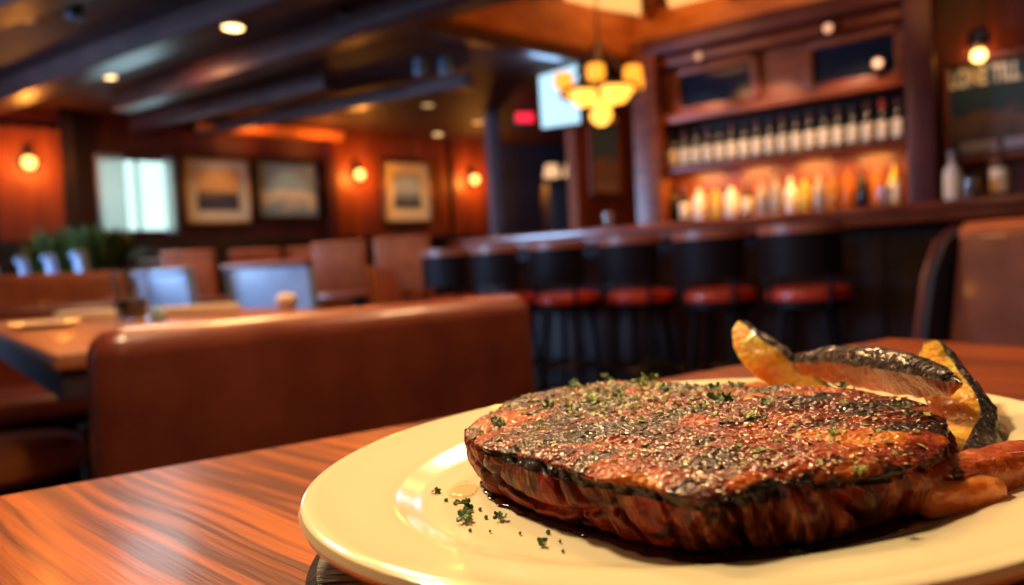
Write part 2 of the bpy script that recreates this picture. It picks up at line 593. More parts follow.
# ------------------------------------------------------------------ bar counter
C_TOP, C_PAN = 7.40, 7.72
Lb, Rb = bar_pt(C_TOP, 450), bar_pt(C_TOP, 1090)
blen = (Rb-Lb).length
bc = thing('bar_counter', 'long dark wood bar counter with polished red brown top behind the stools', 'bar counter',
           ((Lb+Rb)/2), BROT)
BM = Matrix.Rotation(BROT, 3, 'Z')
sgn = 1 if (BM @ Vector((0, 1, 0))).dot(BN) > 0 else -1
MB().box((0, sgn*.33, 1.055), (blen, .66, .05), bev=.012).build('counter_top', mat('polished_bar_top', (.16, .035, .02), .22, col2=(.26, .06, .03), nscale=6, coat=.4), bc)
MB().box((0, sgn*.04, 1.005), (blen-.02, .05, .06), bev=.01).build('nosing', M_bwood, bc)
fp = MB()
fp.box((0, sgn*.34, .5), (blen-.04, .34, 1.0))
npan = 14
for i in range(npan):
    x = -blen/2+(i+.5)*blen/npan
    fp.box((x, sgn*.165, .55), (blen/npan-.09, .015, .72), bev=.004)
fp.build('front_panel', mat('bar_front_panel', (.016, .005, .007), .5, col2=(.030, .008, .010), nscale=5, stretch=(6, 6, .4)), bc, smooth=False)
fr = MB()
fr.tube([(-blen/2+.1, sgn*.06, .18), (blen/2-.1, sgn*.06, .18)], .02, 12)
fr.build('foot_rail', M_metal, bc)

# ------------------------------------------------------------------ bar stools
C_ST = 7.05
M_rail = mat('stool_top_rail', (.30, .085, .045), .4, col2=(.36, .11, .06), nscale=12)
st = thing('bar_stool', '', 'bar stool', (0, 0, 0), 0, 'red seated bar stools along the bar')
MB().lathe([(0, .60), (.18, .60), (.205, .615), (.21, .64), (.20, .665), (.16, .68), (0, .685)], n=36).build('seat', M_red, st)
MB().lathe([(.0, .565), (.185, .565), (.2, .58), (.2, .602), (.0, .602)], n=36).build('seat_ring', M_black, st)
bk, rl = MB(), MB()
R_ = .225


def arc_panel(mb, r0, r1, a0, a1, z0, z1, n=20):
    ins, outs = [], []
    for k in range(n+1):
        a = a0+(a1-a0)*k/n
        for lst, r in ((ins, r0), (outs, r1)):
            lst.append([mb.bm.verts.new((r*math.cos(a), r*math.sin(a), z)) for z in (z0, z1)])
    for k in range(n):
        F = mb.bm.faces.new
        F((ins[k][0], ins[k+1][0], ins[k+1][1], ins[k][1]))
        F((outs[k][1], outs[k+1][1], outs[k+1][0], outs[k][0]))
        F((ins[k][1], ins[k+1][1], outs[k+1][1], outs[k][1]))
        F((ins[k][0], outs[k][0], outs[k+1][0], ins[k+1][0]))
    for e in (0, n):
        mb.bm.faces.new((ins[e][0], ins[e][1], outs[e][1], outs[e][0]))


arc_panel(bk, R_-.02, R_+.012, PI-1.0, PI+1.0, .74, .955)
bk.build('backrest', mat('black_stool_leather', (.008, .004, .006), .6, spec=.15, bump=.05, bscale=90), st)
arc_panel(rl, R_-.026, R_+.018, PI-1.05, PI+1.05, .955, 1.0)
rl.build('top_rail', M_rail, st)
for s in (-.75, .75):
    MB().tube([(R_*math.cos(PI+s)*.93, R_*math.sin(PI+s)*.93, .58), (R_*math.cos(PI+s), R_*math.sin(PI+s), .80)], .011).build('back_support', M_black, st)
for a in (PI/4, 3*PI/4, 5*PI/4, 7*PI/4):
    MB().tube([(.14*math.cos(a), .14*math.sin(a), .58), (.21*math.cos(a), .21*math.sin(a), 0)], [.018, .014]).build('leg', M_black, st)
ring = MB()
ring.tube([(.185*math.cos(2*PI*k/24), .185*math.sin(2*PI*k/24), .22) for k in range(25)], .009, 8)
ring.build('foot_ring', M_metal, st)
facing = math.atan2(.80, .60)
for i, u in enumerate([808, 719, 640, 568, 508, 457]):
    p = bar_pt(C_ST, u)
    lb = ['red seated bar stool nearest the right end of the row', 'second red seated bar stool counting from the right',
          'third red seated bar stool counting from the right', 'fourth red seated bar stool, directly below the wall poster',
          'fifth bar stool from the right, half hidden by the brown booth back', 'last bar stool of the row at the far end of the counter'][i]
    if i == 0:
        st.location = p
        st.rotation_euler = (0, 0, facing)
        st['label'] = lb
    else:
        dup(st, p, facing+random.uniform(-.06, .06), lb)

# ------------------------------------------------------------------ back bar
C_BB = 10.02
bl, br = bar_pt(C_BB, 668), bar_pt(C_BB, 912)
bbl = (br-bl).length
bb = thing('back_bar_cabinet', 'tall cherry wood back bar with bottle shelves and two dark glass panels', 'back bar', (bl+br)/2, BROT)
D = .29
y0 = sgn*D/2
MB().box((0, y0, .5), (bbl, D, 1.0), bev=.01).build('base_cabinet', M_bwood, bb, smooth=False)
MB().box((0, y0, 1.14), (bbl, D, .04), bev=.006).build('shelf', M_bwood, bb)
MB().box((0, y0, 1.585), (bbl, D, .04), bev=.006).build('shelf', M_bwood, bb)
MB().box((0, sgn*(D-.01), 1.8), (bbl, .02, 1.9)).build('back_panel', M_bwood, bb, smooth=False)
MB().box((0, sgn*(D-.025), 1.79), (bbl-.02, .012, .36)).build('upper_recess_panel', M_black, bb, smooth=False)
hd = MB()
hd.box((0, sgn*.10, 2.00), (bbl, .2, .07), bev=.01)
hd.box((0, sgn*.10, 2.47), (bbl, .2, .08), bev=.01)
hd.box((0, sgn*.17, 2.22), (bbl, .06, .45))
hd.build('header', M_bwood, bb)
cn = MB()
cn.box((.0, sgn*.02, 2.58), (bbl+.2, .26, .14), bev=.02)
cn.build('cornice', mat('cornice_wood', (.07, .014, .012), .4, col2=(.11, .022, .016), nscale=5), bb)
for x0, x1 in [(-.46, -.06), (.12, .50)]:
    xa, xb = x0*bbl, x1*bbl
    fm = MB()
    w = xb-xa
    xc = (xa+xb)/2
    for s in (-1, 1):
        fm.box((xc+s*(w/2-.035), sgn*.11, 2.225), (.07, .06, .40), bev=.008)
        fm.box((xc, sgn*.11, 2.225+s*.165), (w, .06, .07), bev=.008)
    d_ = fm.build('door', M_bwood, bb)
    MB().box((xc, sgn*.13, 2.225), (w-.13, .012, .27)).build('glass_panel', mat('dark_blue_glass', (.008, .014, .028), .12), d_, smooth=False)
# posts
for uu, w, nm, z1 in [(654, .22, 'left', 2.66), (926, .17, 'right', 2.97)]:
    p = bar_pt(C_BB-.1, uu)
    m_ = MB()
    m_.box(p+BN*.12+Vector((0, 0, z1/2)), (w, .34, z1), BROT, bev=.012)
    m_.build('column', M_bwood if nm == 'left' else mat('dark_red_post', (.06, .012, .014), .4, col2=(.09, .018, .018), nscale=6), kind='structure')
# shelf lighting, amber, behind the lower bottles
for k in (-.36, -.12, .12, .36):
    p = (bl+br)/2+BD*(-k*bbl)+BN*.06
    light('shelf_light', 'AREA', (p.x, p.y, 1.55), 5.0, (1, .50, .10), .25, (p.x, p.y, 0)+BN*0 if False else Vector((p.x, p.y, 0))+BN*.25)
for k in (-.33, 0, .33):
    p = (bl+br)/2+BD*(-k*bbl)-BN*.30
    light('shelf_front_light', 'SPOT', (p.x, p.y, 2.36), 22, (1, .62, .34), .05, Vector((p.x, p.y, 1.7))+BN*.42, spot=1.3)  # added spots without fixtures, brighten the bottle labels


def bottle(kind, label, loc, glass, lab, cap, group, H=.31, R=.037):
    t = thing('wine_bottle' if kind == 'wine' else 'liquor_bottle', label, 'bottle', loc, random.uniform(0, 1), group)
    if kind == 'wine':
        pr = [(0, 0), (R*.95, 0), (R, .006), (R, .58*H), (R*.86, .66*H), (R*.45, .73*H), (R*.37, .78*H), (R*.36, .97*H), (R*.42, .975*H), (R*.42, H), (0, H)]
    elif kind == 'round':
        pr = [(0, 0), (R*.95, 0), (R, .006), (R*1.02, .5*H), (R*.9, .6*H), (R*.5, .7*H), (R*.32, .76*H), (R*.32, .93*H), (0, .93*H)]
    else:
        pr = [(0, 0), (R*.9, 0), (R, .01), (R, .66*H), (R*.92, .72*H), (R*.4, .76*H), (R*.36, .93*H), (0, .93*H)]
    MB().lathe(pr, n=20).build('glass', glass, t)
    MB().lathe([(R*1.015, .10*H), (R*1.03, .105*H), (R*1.03, .50*H), (R*1.015, .505*H)], n=20).build('paper_label', lab, t)
    if kind == 'wine':
        MB().lathe([(R*.43, .80*H), (R*.45, .80*H), (R*.45, 1.005*H), (0, 1.005*H)], n=14).build('capsule', cap, t)
    else:
        MB().lathe([(0, .92*H), (R*.38, .92*H), (R*.38, H), (0, H)], n=14).build('cap', cap, t)
    return t


M_gl_dark = mat('dark_wine_glass', (.012, .010, .014), .15)
M_gl_gr = mat('green_bottle_glass', (.02, .05, .02), .12)
M_gl_cl = mat('clear_bottle_glass', (.62, .56, .48), .12, trans=.55)
M_gl_am = mat('amber_bottle_glass', (.65, .26, .04), .12, trans=.4)
M_gl_or = mat('orange_liqueur', (.80, .20, .02), .15, trans=.3)
M_gl_ye = mat('golden_liqueur', (.85, .55, .08), .15, trans=.3)
M_gl_wh = mat('white_bottle', (.75, .68, .58), .25)
M_caps = [mat('black_capsule', (.02, .015, .02), .3), mat('maroon_capsule', (.12, .03, .03), .3), mat('grey_capsule', (.2, .17, .16), .3)]
M_capr = mat('red_capsule', (.65, .05, .02), .3)
n_w = 18
protos = [bottle('wine', '', (0, 0, 0), M_gl_dark, M_cream, M_caps[i], 'wine bottles on the upper shelf of the back bar', .305) for i in range(2)]
protos.append(bottle('wine', '', (0, 0, 0), M_gl_dark, M_cream, M_capr, 'wine bottles on the upper shelf of the back bar', .305))
used = set()
for i in range(n_w):
    x = -bbl/2+.06+i*(bbl-.12)/(n_w-1)
    p = (bl+br)/2-BD*x+BN*.10
    loc = (p.x, p.y, 1.6055)
    k = 2 if i == n_w-2 else i % 2
    lb = ('dark wine bottle with a red capsule near the right end of the upper shelf' if k == 2 else
          '%s cream labelled wine bottle from the left on the upper bar shelf' % ORD[i])
    if k not in used:
        used.add(k)
        o = protos[k]
        o.location = loc
        o['label'] = lb
    else:
        dup(protos[k], loc, random.uniform(0, 1), lb)
low = [(-.475, 'round', M_gl_dark, .30, .04, 'dark round bottle'), (-.42, 'sq', M_gl_dark, .30, .04, 'dark square shouldered bottle'), (-.35, 'sq', M_gl_wh, .27, .055, 'broad white labelled bottle'),
       (-.27, 'sq', M_gl_ye, .27, .04, 'golden bottle'), (-.205, 'sq', M_gl_wh, .27, .055, 'broad pale bottle'), (-.13, 'round', M_gl_dark, .29, .04, 'dark round bottle with cream label'),
       (-.07, 'round', M_gl_cl, .30, .042, 'clear round bottle'), (-.01, 'sq', M_gl_cl, .31, .04, 'tall clear bottle'), (.05, 'round', M_gl_wh, .29, .045, 'milky white bottle'),
       (.11, 'sq', M_gl_ye, .27, .042, 'squat golden bottle'), (.165, 'round', M_gl_cl, .30, .042, 'clear rounded bottle'), (.22, 'sq', M_gl_am, .28, .042, 'amber bottle'),
       (.275, 'sq', M_gl_or, .30, .038, 'orange bottle'), (.33, 'round', M_gl_dark, .29, .042, 'grey black bottle'), (.385, 'sq', M_gl_or, .28, .04, 'red orange bottle'),
       (.45, 'round', M_gl_ye, .31, .042, 'yellow bottle')]
for i, (k, kd, g, H, R, nm) in enumerate(low):
    p = (bl+br)/2-BD*(k*bbl)+BN*(.08 if i % 2 else .11)
    bottle(kd, '%s on the amber lit lower shelf, %s from the left' % (nm, ORD[i]), (p.x, p.y, 1.1605), g, M_cream if i in (1, 2, 4, 5, 8, 15) else g,
           M_caps[i % 3], 'liquor bottles on the lower shelf of the back bar', H, R)
# bottles and glasses on the counter
for u, hh, lb, cp in [(956, .265, 'cream labelled bottle on the counter, left of the pair under the large poster', M_caps[2]),
                      (1003, .30, 'cream labelled bottle with maroon neck on the counter, right of the pair', M_caps[1])]:
    p = bar_pt(C_TOP+.5, u)
    bottle('wine', lb, (p.x, p.y, 1.0805), M_gl_wh if hh < .28 else mat('brown_bottle_glass', (.10, .04, .03), .2), M_cream, cp, None, hh, .042)
tum = None
for i, (u, lb) in enumerate([(611, 'small clear glass standing on the counter below the wall poster'), (973, 'clear tumbler between the two bottles on the counter'),
                             (888, 'small clear glass on the counter before the yellow bottle')]):
    p = bar_pt(C_TOP+.3, u)
    if i == 0:
        tum = MB().lathe([(0, 0), (.03, 0), (.036, .11), (.033, .11), (.028, .008), (0, .008)]).build('tumbler', mat('clear_glass', (.85, .85, .85), .05, trans=.9))
        tum.location = (p.x, p.y, 1.0805)
        tag(tum, lb, 'glass')
    else:
        dup(tum, (p.x, p.y, 1.0805), 0, lb)

# puck lamp on the cornice, glowing door discs; right one models a glass reflection
for i, (u, v, s, lb) in enumerate([(708, 56, .5, 'small round puck lamp over the left dark glass panel'), (837, 28, .8, 'small round puck lamp on the cornice above the back bar'),
                                   (885, 63, 1.3, 'small glowing puck lamp over the right end of the right dark panel')]):
    p = bar_pt(C_BB-.13 if i == 1 else C_BB+.02, u)
    z = W(u, v, d=p.y).z
    T = Matrix.Rotation(BROT, 4, 'Z') @ Matrix.Rotation(PI/2*sgn, 4, 'X')
    t = thing('puck_lamp', lb, 'lamp', (p.x, p.y, z))
    MB().lathe([(0, -.012), (.045, -.012), (.048, .0), (.04, .012), (.03, .012), (.03, .004), (0, .004)], n=20, T=T).build('housing', M_metal, t)
    MB().lathe([(0, .004), (.03, .004), (.028, .016), (0, .020)], n=20, T=T).build('lens', glow('puck_lens', (1, .45, .25), 1.8*s), t)

# ------------------------------------------------------------------ posters


def text_mesh(name, txt, m, size, parent, loc, rot):
    cu = bpy.data.curves.new(name, 'FONT')
    cu.body = txt
    cu.size = size
    cu.extrude = .002
    cu.offset = size*.03
    cu.align_x = 'LEFT'
    o = bpy.data.objects.new('tmp', cu)
    COL.objects.link(o)
    dg = bpy.context.evaluated_depsgraph_get()
    me = bpy.data.meshes.new_from_object(o.evaluated_get(dg))
    bpy.data.objects.remove(o)
    r = link(name, me, m, parent, smooth=False)
    r.location = loc
    r.rotation_euler = rot
    return r


pp = bar_pt(C_BACK-.12, 948)
pq = bar_pt(C_BACK-.12, 1062)
w = (pq-pp).length
z1 = zat(950, 66, pp)
z0 = zat(955, 162, pp)
t = thing('wall_poster', 'large framed dark poster with cream title lettering under the lit wall lamp', 'poster', ((pp+pq)/2)+Vector((0, 0, z0)), BROT)
hh = z1-z0
f = MB()
for s in (-1, 1):
    f.box((s*(w/2-.02), -sgn*.01, hh/2), (.045, .04, hh+.03), bev=.006)
    f.box((0, -sgn*.01, hh/2+s*(hh/2)), (w, .04, .045), bev=.006)
f.build('frame', M_bwood, t)
MB().box((0, 0, hh/2), (w-.05, .012, hh-.02)).build('print', art_mat('poster_print', (.012, .03, .045), (.16, .075, .055), (.02, .045, .06), 1.4), t, smooth=False)
flip = 0 if sgn > 0 else PI
tl_ = text_mesh('title_lettering', 'LONE TILL', mat('title_cream', (.85, .72, .52), .6), .165, t, (-w/2+.04, -sgn*.012, hh-.165), (PI/2, 0, flip))
tl_.scale = (.52, 1, 1)
MB().box((.02, -sgn*.008, .085), (w-.14, .006, .07), bev=.002).build('caption_strip', mat('faded_strip', (.30, .24, .26), .5), t, smooth=False)
# lamp above it
lp_ = bar_pt(C_BACK-.30, 985)
lz = zat(985, 55, lp_)
t = thing('wall_lamp', 'black wall lamp with lit bulb above the large poster', 'wall lamp', (lp_.x, lp_.y, lz), BROT)
MB().lathe([(0, .17), (.05, .17), (.06, .14), (.07, .09), (.055, .07), (0, .07)]).build('shade', M_black, t)
MB().lathe([(.035, .03), (.045, .035), (.045, .07), (.03, .07)]).build('socket', M_brass, t)
MB().lathe([(0, -.045), (.03, -.035), (.045, -.005), (.035, .03), (0, .035)]).build('bulb', glow('hot_bulb', (1, .60, .18), 6), t)
MB().tube([(0, 0, .15), (0, sgn*.08, .17), (0, sgn*.15, .13)], .012).build('arm', M_black, t)
light('wall_lamp_light', 'POINT', (lp_.x+BN.x*.06, lp_.y+BN.y*.06, lz+.06), 3.5, (1, .36, .06), .04)
pl_ = (pp+pq)/2-BN*.7
light('poster_light', 'SPOT', (pl_.x, pl_.y, 2.6), 16, (1, .74, .5), .05, (pp+pq)/2+Vector((0, 0, z0+.3)), spot=.75)  # added spot out from the wall, lights the poster evenly

# poster below the chandelier
dirp = (CNR+Vector((0, .33, 0))-pL).normalized()
PR = math.atan2(dirp.y, dirp.x)
pc_ = W(609, 155, d=6.15)
nrm = Vector((dirp.y, -dirp.x, 0))
# put on the wall plane
tt = ((Vector((pc_.x, pc_.y, 0))-pL).dot(dirp))
pc_ = pL+dirp*tt+nrm*.02
z0, z1 = zat(609, 195, pc_), zat(609, 113, pc_)
hh = z1-z0
w = .36
t = thing('wall_poster', 'upright framed poster of blue and pink tones on the wall below the chandelier', 'poster', pc_+Vector((0, 0, z0)), PR)
f = MB()
for s in (-1, 1):
    f.box((s*(w/2), -.01, hh/2), (.035, .035, hh+.035), bev=.005)
    f.box((0, -.01, hh/2+s*hh/2), (w, .035, .035), bev=.005)
f.build('frame', M_wall, t)
MB().box((0, 0, hh/2), (w, .01, hh)).build('print', art_mat('small_poster', (.30, .22, .18), (.40, .20, .15), (.10, .16, .24), 1.6), t, smooth=False)
MB().box((0, -.008, hh-.05), (w-.05, .006, .06)).build('title_band', M_cream, t, smooth=False)
MB().box((0, -.008, .07), (w-.10, .006, .07)).build('caption_band', mat('dusty_pink_band', (.5, .32, .26), .5), t, smooth=False)
light('poster_light', 'SPOT', pc_+nrm*.4+Vector((0, 0, 2.3)), 10, (1, .6, .3), .05, pc_+Vector((0, 0, 1.7)), spot=.9)

# ------------------------------------------------------------------ chandelier
cp = W(600, 92, d=4.35)
t = thing('chandelier', 'bronze chandelier with glowing amber glass shades hanging before the television', 'chandelier', (cp.x, cp.y, cp.z))
cz = cp.z
st_ = MB()
st_.lathe([(0, -.03), (.02, -.03), (.03, .0), (.012, .05), (.012, .14), (.03, .2), (.016, .27), (.008, .34), (.006, 2.955-cz), (0, 2.955-cz)], n=12)
st_.build('stem', M_metal, t)
rg = MB()
RR = .24
rg.tube([(RR*math.cos(2*PI*k/32), RR*math.sin(2*PI*k/32), 0) for k in range(33)], .012, 8)
for k in range(6):
    a = 2*PI*k/6+.3
    rg.tube([(0, 0, .02), (RR*math.cos(a), RR*math.sin(a), 0)], .008, 6)
    rg.tube([(RR*math.cos(a), RR*math.sin(a), 0), (.02*math.cos(a), .02*math.sin(a), .30)], .005, 6)
rg.build('ring_frame', M_metal, t)
for k in range(6):
    a = 2*PI*k/6+.3
    MB().lathe([(0, .01), (.03, .01), (.052, .025), (.056, .06), (.050, .10), (.04, .10), (.04, .02), (0, .02)], (RR*math.cos(a), RR*math.sin(a), 0), n=20).build('upper_shade', G_amber, t)
G_bowl = glow('amber_bowl_lit', (1, .42, .05), 2.8)
for x, y, r in [(-.11, -.05, .085), (.085, -.10, .10), (.03, .12, .085)]:
    MB().lathe([(0, -.10), (r*.5, -.09), (r*.85, -.05), (r, -.005), (r*.93, -.005), (r*.8, -.045), (r*.45, -.08), (0, -.09)], (x, y, 0), n=24).build('lower_bowl', G_bowl, t)
MB().lathe([(0, -.205), (.03, -.20), (.065, -.165), (.07, -.13), (.05, -.11), (0, -.11)], (0, 0, 0), n=20).build('pendant_bowl', G_bowl, t)
light('chandelier_light', 'POINT', (cp.x, cp.y, cz-.30), 8, (1, .45, .12), .10)
light('chandelier_light', 'POINT', (cp.x, cp.y, cz+.55), 7, (1, .42, .10), .10)

# ------------------------------------------------------------------ television, exit sign, corridor cabinet
A_, B_ = W(537, 80, d=5.0), W(580, 62, d=4.72)
tc = W(559, 97, d=5.95)
dx = Vector((B_.x-A_.x, B_.y-A_.y, 0))
trz = math.atan2(dx.y, dx.x)
t = thing('television', 'wall of light blue glowing television screen hung from the ceiling behind the chandelier'.replace('wall of ', ''), 'television', tc, trz)
t.rotation_euler = (.10, .07, trz)
tw = .425
th_ = .47
MB().box((0, .03, 0), (tw+.03, .05, th_+.03), bev=.008).build('casing', M_black, t)
MB().box((0, .0, 0), (tw, .012, th_), bev=.002).build('screen', glow('tv_screen', (.50, .80, 1.0), 1.35), t, smooth=False)
MB().tube([(0, .06, .1), (0, .10, 2.455-tc.z)], .018).build('bracket', M_metal, t)
light('television_glow', 'AREA', tc+Vector((-.1, -.3, 0)), 2.5, (.35, .6, 1), .35, tc+Vector((-1.5, -3, 0)))

p = W(524, 120, d=7.2)
t = thing('exit_sign', 'small glowing red sign over the dark corridor left of the television', 'sign', p, .3)
MB().box((0, 0, 0), (.22, .05, .15), bev=.008).build('housing', mat('dark_green_housing', (.05, .10, .05), .4), t)
MB().box((0, -.028, .02), (.19, .008, .10), bev=.002).build('lit_face', glow('red_face', (1, .02, .05), 1.6), t, smooth=False)
MB().tube([(0, 0, .07), (0, 0, 2.48-p.z)], .01).build('hanger', M_metal, t)
# service cabinet in the corridor
p = W(566, 200, d=7.6)
t = thing('service_cabinet', 'tall dark service cabinet standing in the shadowy corridor', 'cabinet', (p.x, p.y, 0), .2)
zt = zat(566, 182, p)
MB().box((0, 0, zt/2), (.46, .4, zt), bev=.012).build('body', M_black, t)
for s in (-1, 1):
    d_ = MB().box((s*.115, -.205, zt/2), (.21, .02, zt-.1), bev=.006).build('door', mat('smoked_door', (.05, .05, .055), .25), t)
    MB().tube([(s*.03, -.225, zt*.5), (s*.03, -.225, zt*.65)], .007).build('handle', M_metal, d_)
for i, (u, lb) in enumerate([(552, 'cream lampshade on the dark cabinet in the corridor, left one'), (572, 'cream lampshade on the dark cabinet in the corridor, right one')]):
    q = W(u, 182, d=7.6)
    tl = thing('table_lamp', lb, 'lamp', (q.x, q.y, zt+.001))
    MB().lathe([(0, 0), (.05, 0), (.05, .012), (.012, .02), (.012, .07), (0, .07)], n=16).build('base', M_brass, tl)
    MB().lathe([(.085, .06), (.09, .06), (.065, .19), (.06, .19)], n=20).build('lamp_shade', glow('cream_shade_lit', (1, .55, .28), 1.1), tl)

# ------------------------------------------------------------------ booths and dining chairs


def booth(name, label, cat, A, B, ztop, leather, th_t=.10, th_b=.17, seat=True, endm=M_black, flipd=1, seatz=.45, group=None, bev=.045):
    """bench with an upholstered back; A,B = plan ends of the back's face towards us, A on the left"""
    A = Vector((A[0], A[1], 0))
    B = Vector((B[0], B[1], 0))
    d = (B-A)
    L = d.length
    t = thing(name, label, cat, (A+B)/2, math.atan2(d.y, d.x), group)
    # backrest: rounded slab leaning slightly, thicker at the foot
    mb = MB()
    H = ztop-.06
    mb.box((0, th_b/2, .06+H/2), (L, th_b, H), bev=0)
    bm = mb.bm
    for v in bm.verts:
        if v.co.z > .1:
            v.co.y = (v.co.y-th_b/2)*th_t/th_b+th_b/2
            v.co.x *= .965
    es = [e for e in bm.edges]
    bmesh.ops.bevel(bm, geom=es, offset=bev, segments=6, affect='EDGES', profile=.5)
    mb.build('backrest', leather, t)
    e = MB()
    for s in (-1, 1):
        pts = []
    if endm:
        for s in (-1, 1):
            e = MB()
            e.tube([(s*(L/2-.004), th_b/2, .1), (s*(L/2*.98-.002), th_b/2, ztop*.6), (s*(L/2*.965+.001), th_b/2, ztop-.05)], [.045, .04, .022], 12)
            e.build('end_panel', endm, t)
    if seat:
        MB().box((0, flipd*.25+th_b/2, seatz-.06), (L*.98, .46, .13), bev=.045, seg=5).build('seat', leather, t)
        MB().box((0, flipd*.23+th_b/2, .19), (L*.92, .38, .36), bev=.01).build('plinth', M_black, t)
    return t


def P2(u, d):
    q = W(u, 270, d=d)
    return (q.x, q.y)


# the big brown bench back across our table
A = P2(81, .76)
B = P2(546, 1.22)
booth('leather_bench', 'chestnut leather bench back standing just beyond our wooden table', 'bench', A, B, .803, M_leather,
      th_t=.09, th_b=.12, endm=None, seatz=.45, bev=.034)

# tall brown booth at the right
A = P2(922, 2.15)
B = P2(1180, 1.5)
tb = booth('leather_booth', 'tall brown leather booth back with tan top roll at the right end of the bar', 'booth', A, B, .895,
           mat('umber_leather', (.12, .034, .018), .34, col2=(.17, .050, .026), nscale=12, bump=.1, bscale=200, coat=.3), th_t=.12, th_b=.34, endm=None)
Lr = (Vector(A)-Vector(B)).length
MB().tube([(-Lr/2*.955, .17, .880), (Lr/2*.955, .17, .880)], .042, 16).build('top_roll', M_leather_o, tb)
ep = MB()
prf = [(-.06, .0), (-.02, .45), (.04, .76), (.09, .865), (.16, .905), (.23, .87), (.28, .76), (.36, .45), (.40, 0)]
aa = [ep.bm.verts.new((-Lr/2+.005, y, z)) for y, z in prf]
bb_ = [ep.bm.verts.new((-Lr/2-.03, y, z)) for y, z in prf]
ep.bm.faces.new(aa)
ep.bm.faces.new(bb_)
for i in range(len(prf)):
    j = (i+1) % len(prf)
    ep.bm.faces.new((aa[i], aa[j], bb_[j], bb_[i]))
ep.build('end_panel', mat('navy_end_panel', (.012, .014, .03), .5), tb)
pe = MB()
pe.tube([(-Lr/2-.03, y, z) for y, z in prf], .010, 8)
pe.build('edge_piping', mat('maroon_piping', (.14, .025, .03), .4), tb)


def dining_chair(label, leather, rail, w=.46, hb=.92, group=None):
    t = thing('dining_chair', label, 'chair', (0, 0, 0), 0, group)
    MB().box((0, 0, .44), (w, .44, .09), bev=.03, seg=4).build('seat', leather, t)
    R = Matrix.Rotation(.12, 4, 'X')
    zc = (.50+hb)/2
    MB().box((0, -.21-.02, zc), (w, .055, hb-.50), bev=.024, seg=4, rot=R).build('backrest', leather, t)
    MB().box((0, -.24-(hb-.5)*.06, hb+.002), (w*.99, .066, .035), bev=.014, seg=3, rot=R).build('top_rail', rail, t)
    for sx in (-1, 1):
        for sy in (-1, 1):
            MB().tube([(sx*(w/2-.04), sy*.17, .41), (sx*(w/2-.03), sy*.20, 0)], [.02, .014], 8).build('leg', M_black, t)
    return t


M_railbr = mat('brown_rail', (.30, .09, .05), .35, col2=(.38, .12, .07), nscale=10)
cb = dining_chair('', M_leather_b, M_railbr, .58, .93)
cb.location = Vector((*P2(300, 3.9), 0))
cb.rotation_euler = (0, 0, -.40)
cb['label'] = 'blue grey leather chair with brown top rail, behind the white napkins'
c2 = dining_chair('blue grey leather chair just right of the drinking glass', M_leather_b, M_leather_b, .44, .92)
c2.location = Vector((*P2(202, 4.0), 0))
c2.rotation_euler = (0, 0, -.45)
BK = [(36, 5.3), (68, 5.0), (97, 4.75), (128, 4.5)]
bn = ['upright blue chair back at the edge of the frame behind the tan booth', 'second upright blue chair back behind the long tan booth',
      'third upright blue chair back behind the long tan booth', 'upright blue chair back nearest the plant end of the tan booth']
cp_ = dining_chair(bn[0], M_leather_b, M_leather_b, .36, 1.07, 'upright blue chairs behind the tan booth')
for i, (u, d) in enumerate(BK):
    loc = Vector((*P2(u, d), 0))
    if i == 0:
        cp_.location = loc
        cp_.rotation_euler = (0, 0, -.95)
    else:
        dup(cp_, loc, -.95, bn[i])
dup(cp_, Vector((*P2(163, 6.5), 0)), .4, 'small blue chair far back below the window, behind the plant')
OC = [(200, 5.9, .1, 'tan orange chair below the square picture'), (264, 6.2, .1, 'tan orange chair below the misty painting, left one'),
      (316, 6.3, .1, 'tan orange chair below the misty painting, right one'), (352, 5.6, -.1, 'tan orange chair below the sconce left of the upright picture'),
      (412, 5.4, -.1, 'tan orange chair below the upright picture')]
co = dining_chair(OC[0][3], M_leather_o, M_leather_o, .42, 1.10, 'tan high backed chairs along the picture wall')
for i, (u, d, r, lb) in enumerate(OC):
    loc = Vector((*P2(u, d), 0))
    if i == 0:
        co.location = loc
        co.rotation_euler = (0, 0, r)
    else:
        dup(co, loc, r, lb)
# long tan booth and its table
booth('leather_booth', 'long tan orange booth back behind the neighbouring table', 'booth', P2(-60, 3.45), P2(120, 3.75), .942, M_leather_o, endm=None)
booth('leather_booth', 'low reddish booth back just behind the laid table on the left', 'booth', P2(-60, 2.85), P2(124, 3.2), .80, M_leather, endm=None, flipd=-1)


def round_table(label, loc, r, m):
    t = thing('round_table', label, 'table', loc)
    MB().lathe([(0, .71), (r-.02, .71), (r, .72), (r, .742), (r-.01, .75), (0, .75)], n=40).build('tabletop', m, t)
    MB().lathe([(0, 0), (.24, 0), (.24, .02), (.05, .05), (.04, .68), (.12, .71), (0, .71)], n=20).build('pedestal', M_black, t)


round_table('round brown table between the tan chairs and the brown bench', Vector((*P2(358, 4.7), 0)), .36, M_railbr)
round_table('round dark table behind the blue grey chair', Vector((*P2(240, 5.0), 0)), .38, M_railbr)
# tan chairs at the round table
dup(co, Vector((*P2(428, 3.85), 0)), -1.7, 'tan chair turned sideways between the round table and the last stool', scale=(1, 1, .80))

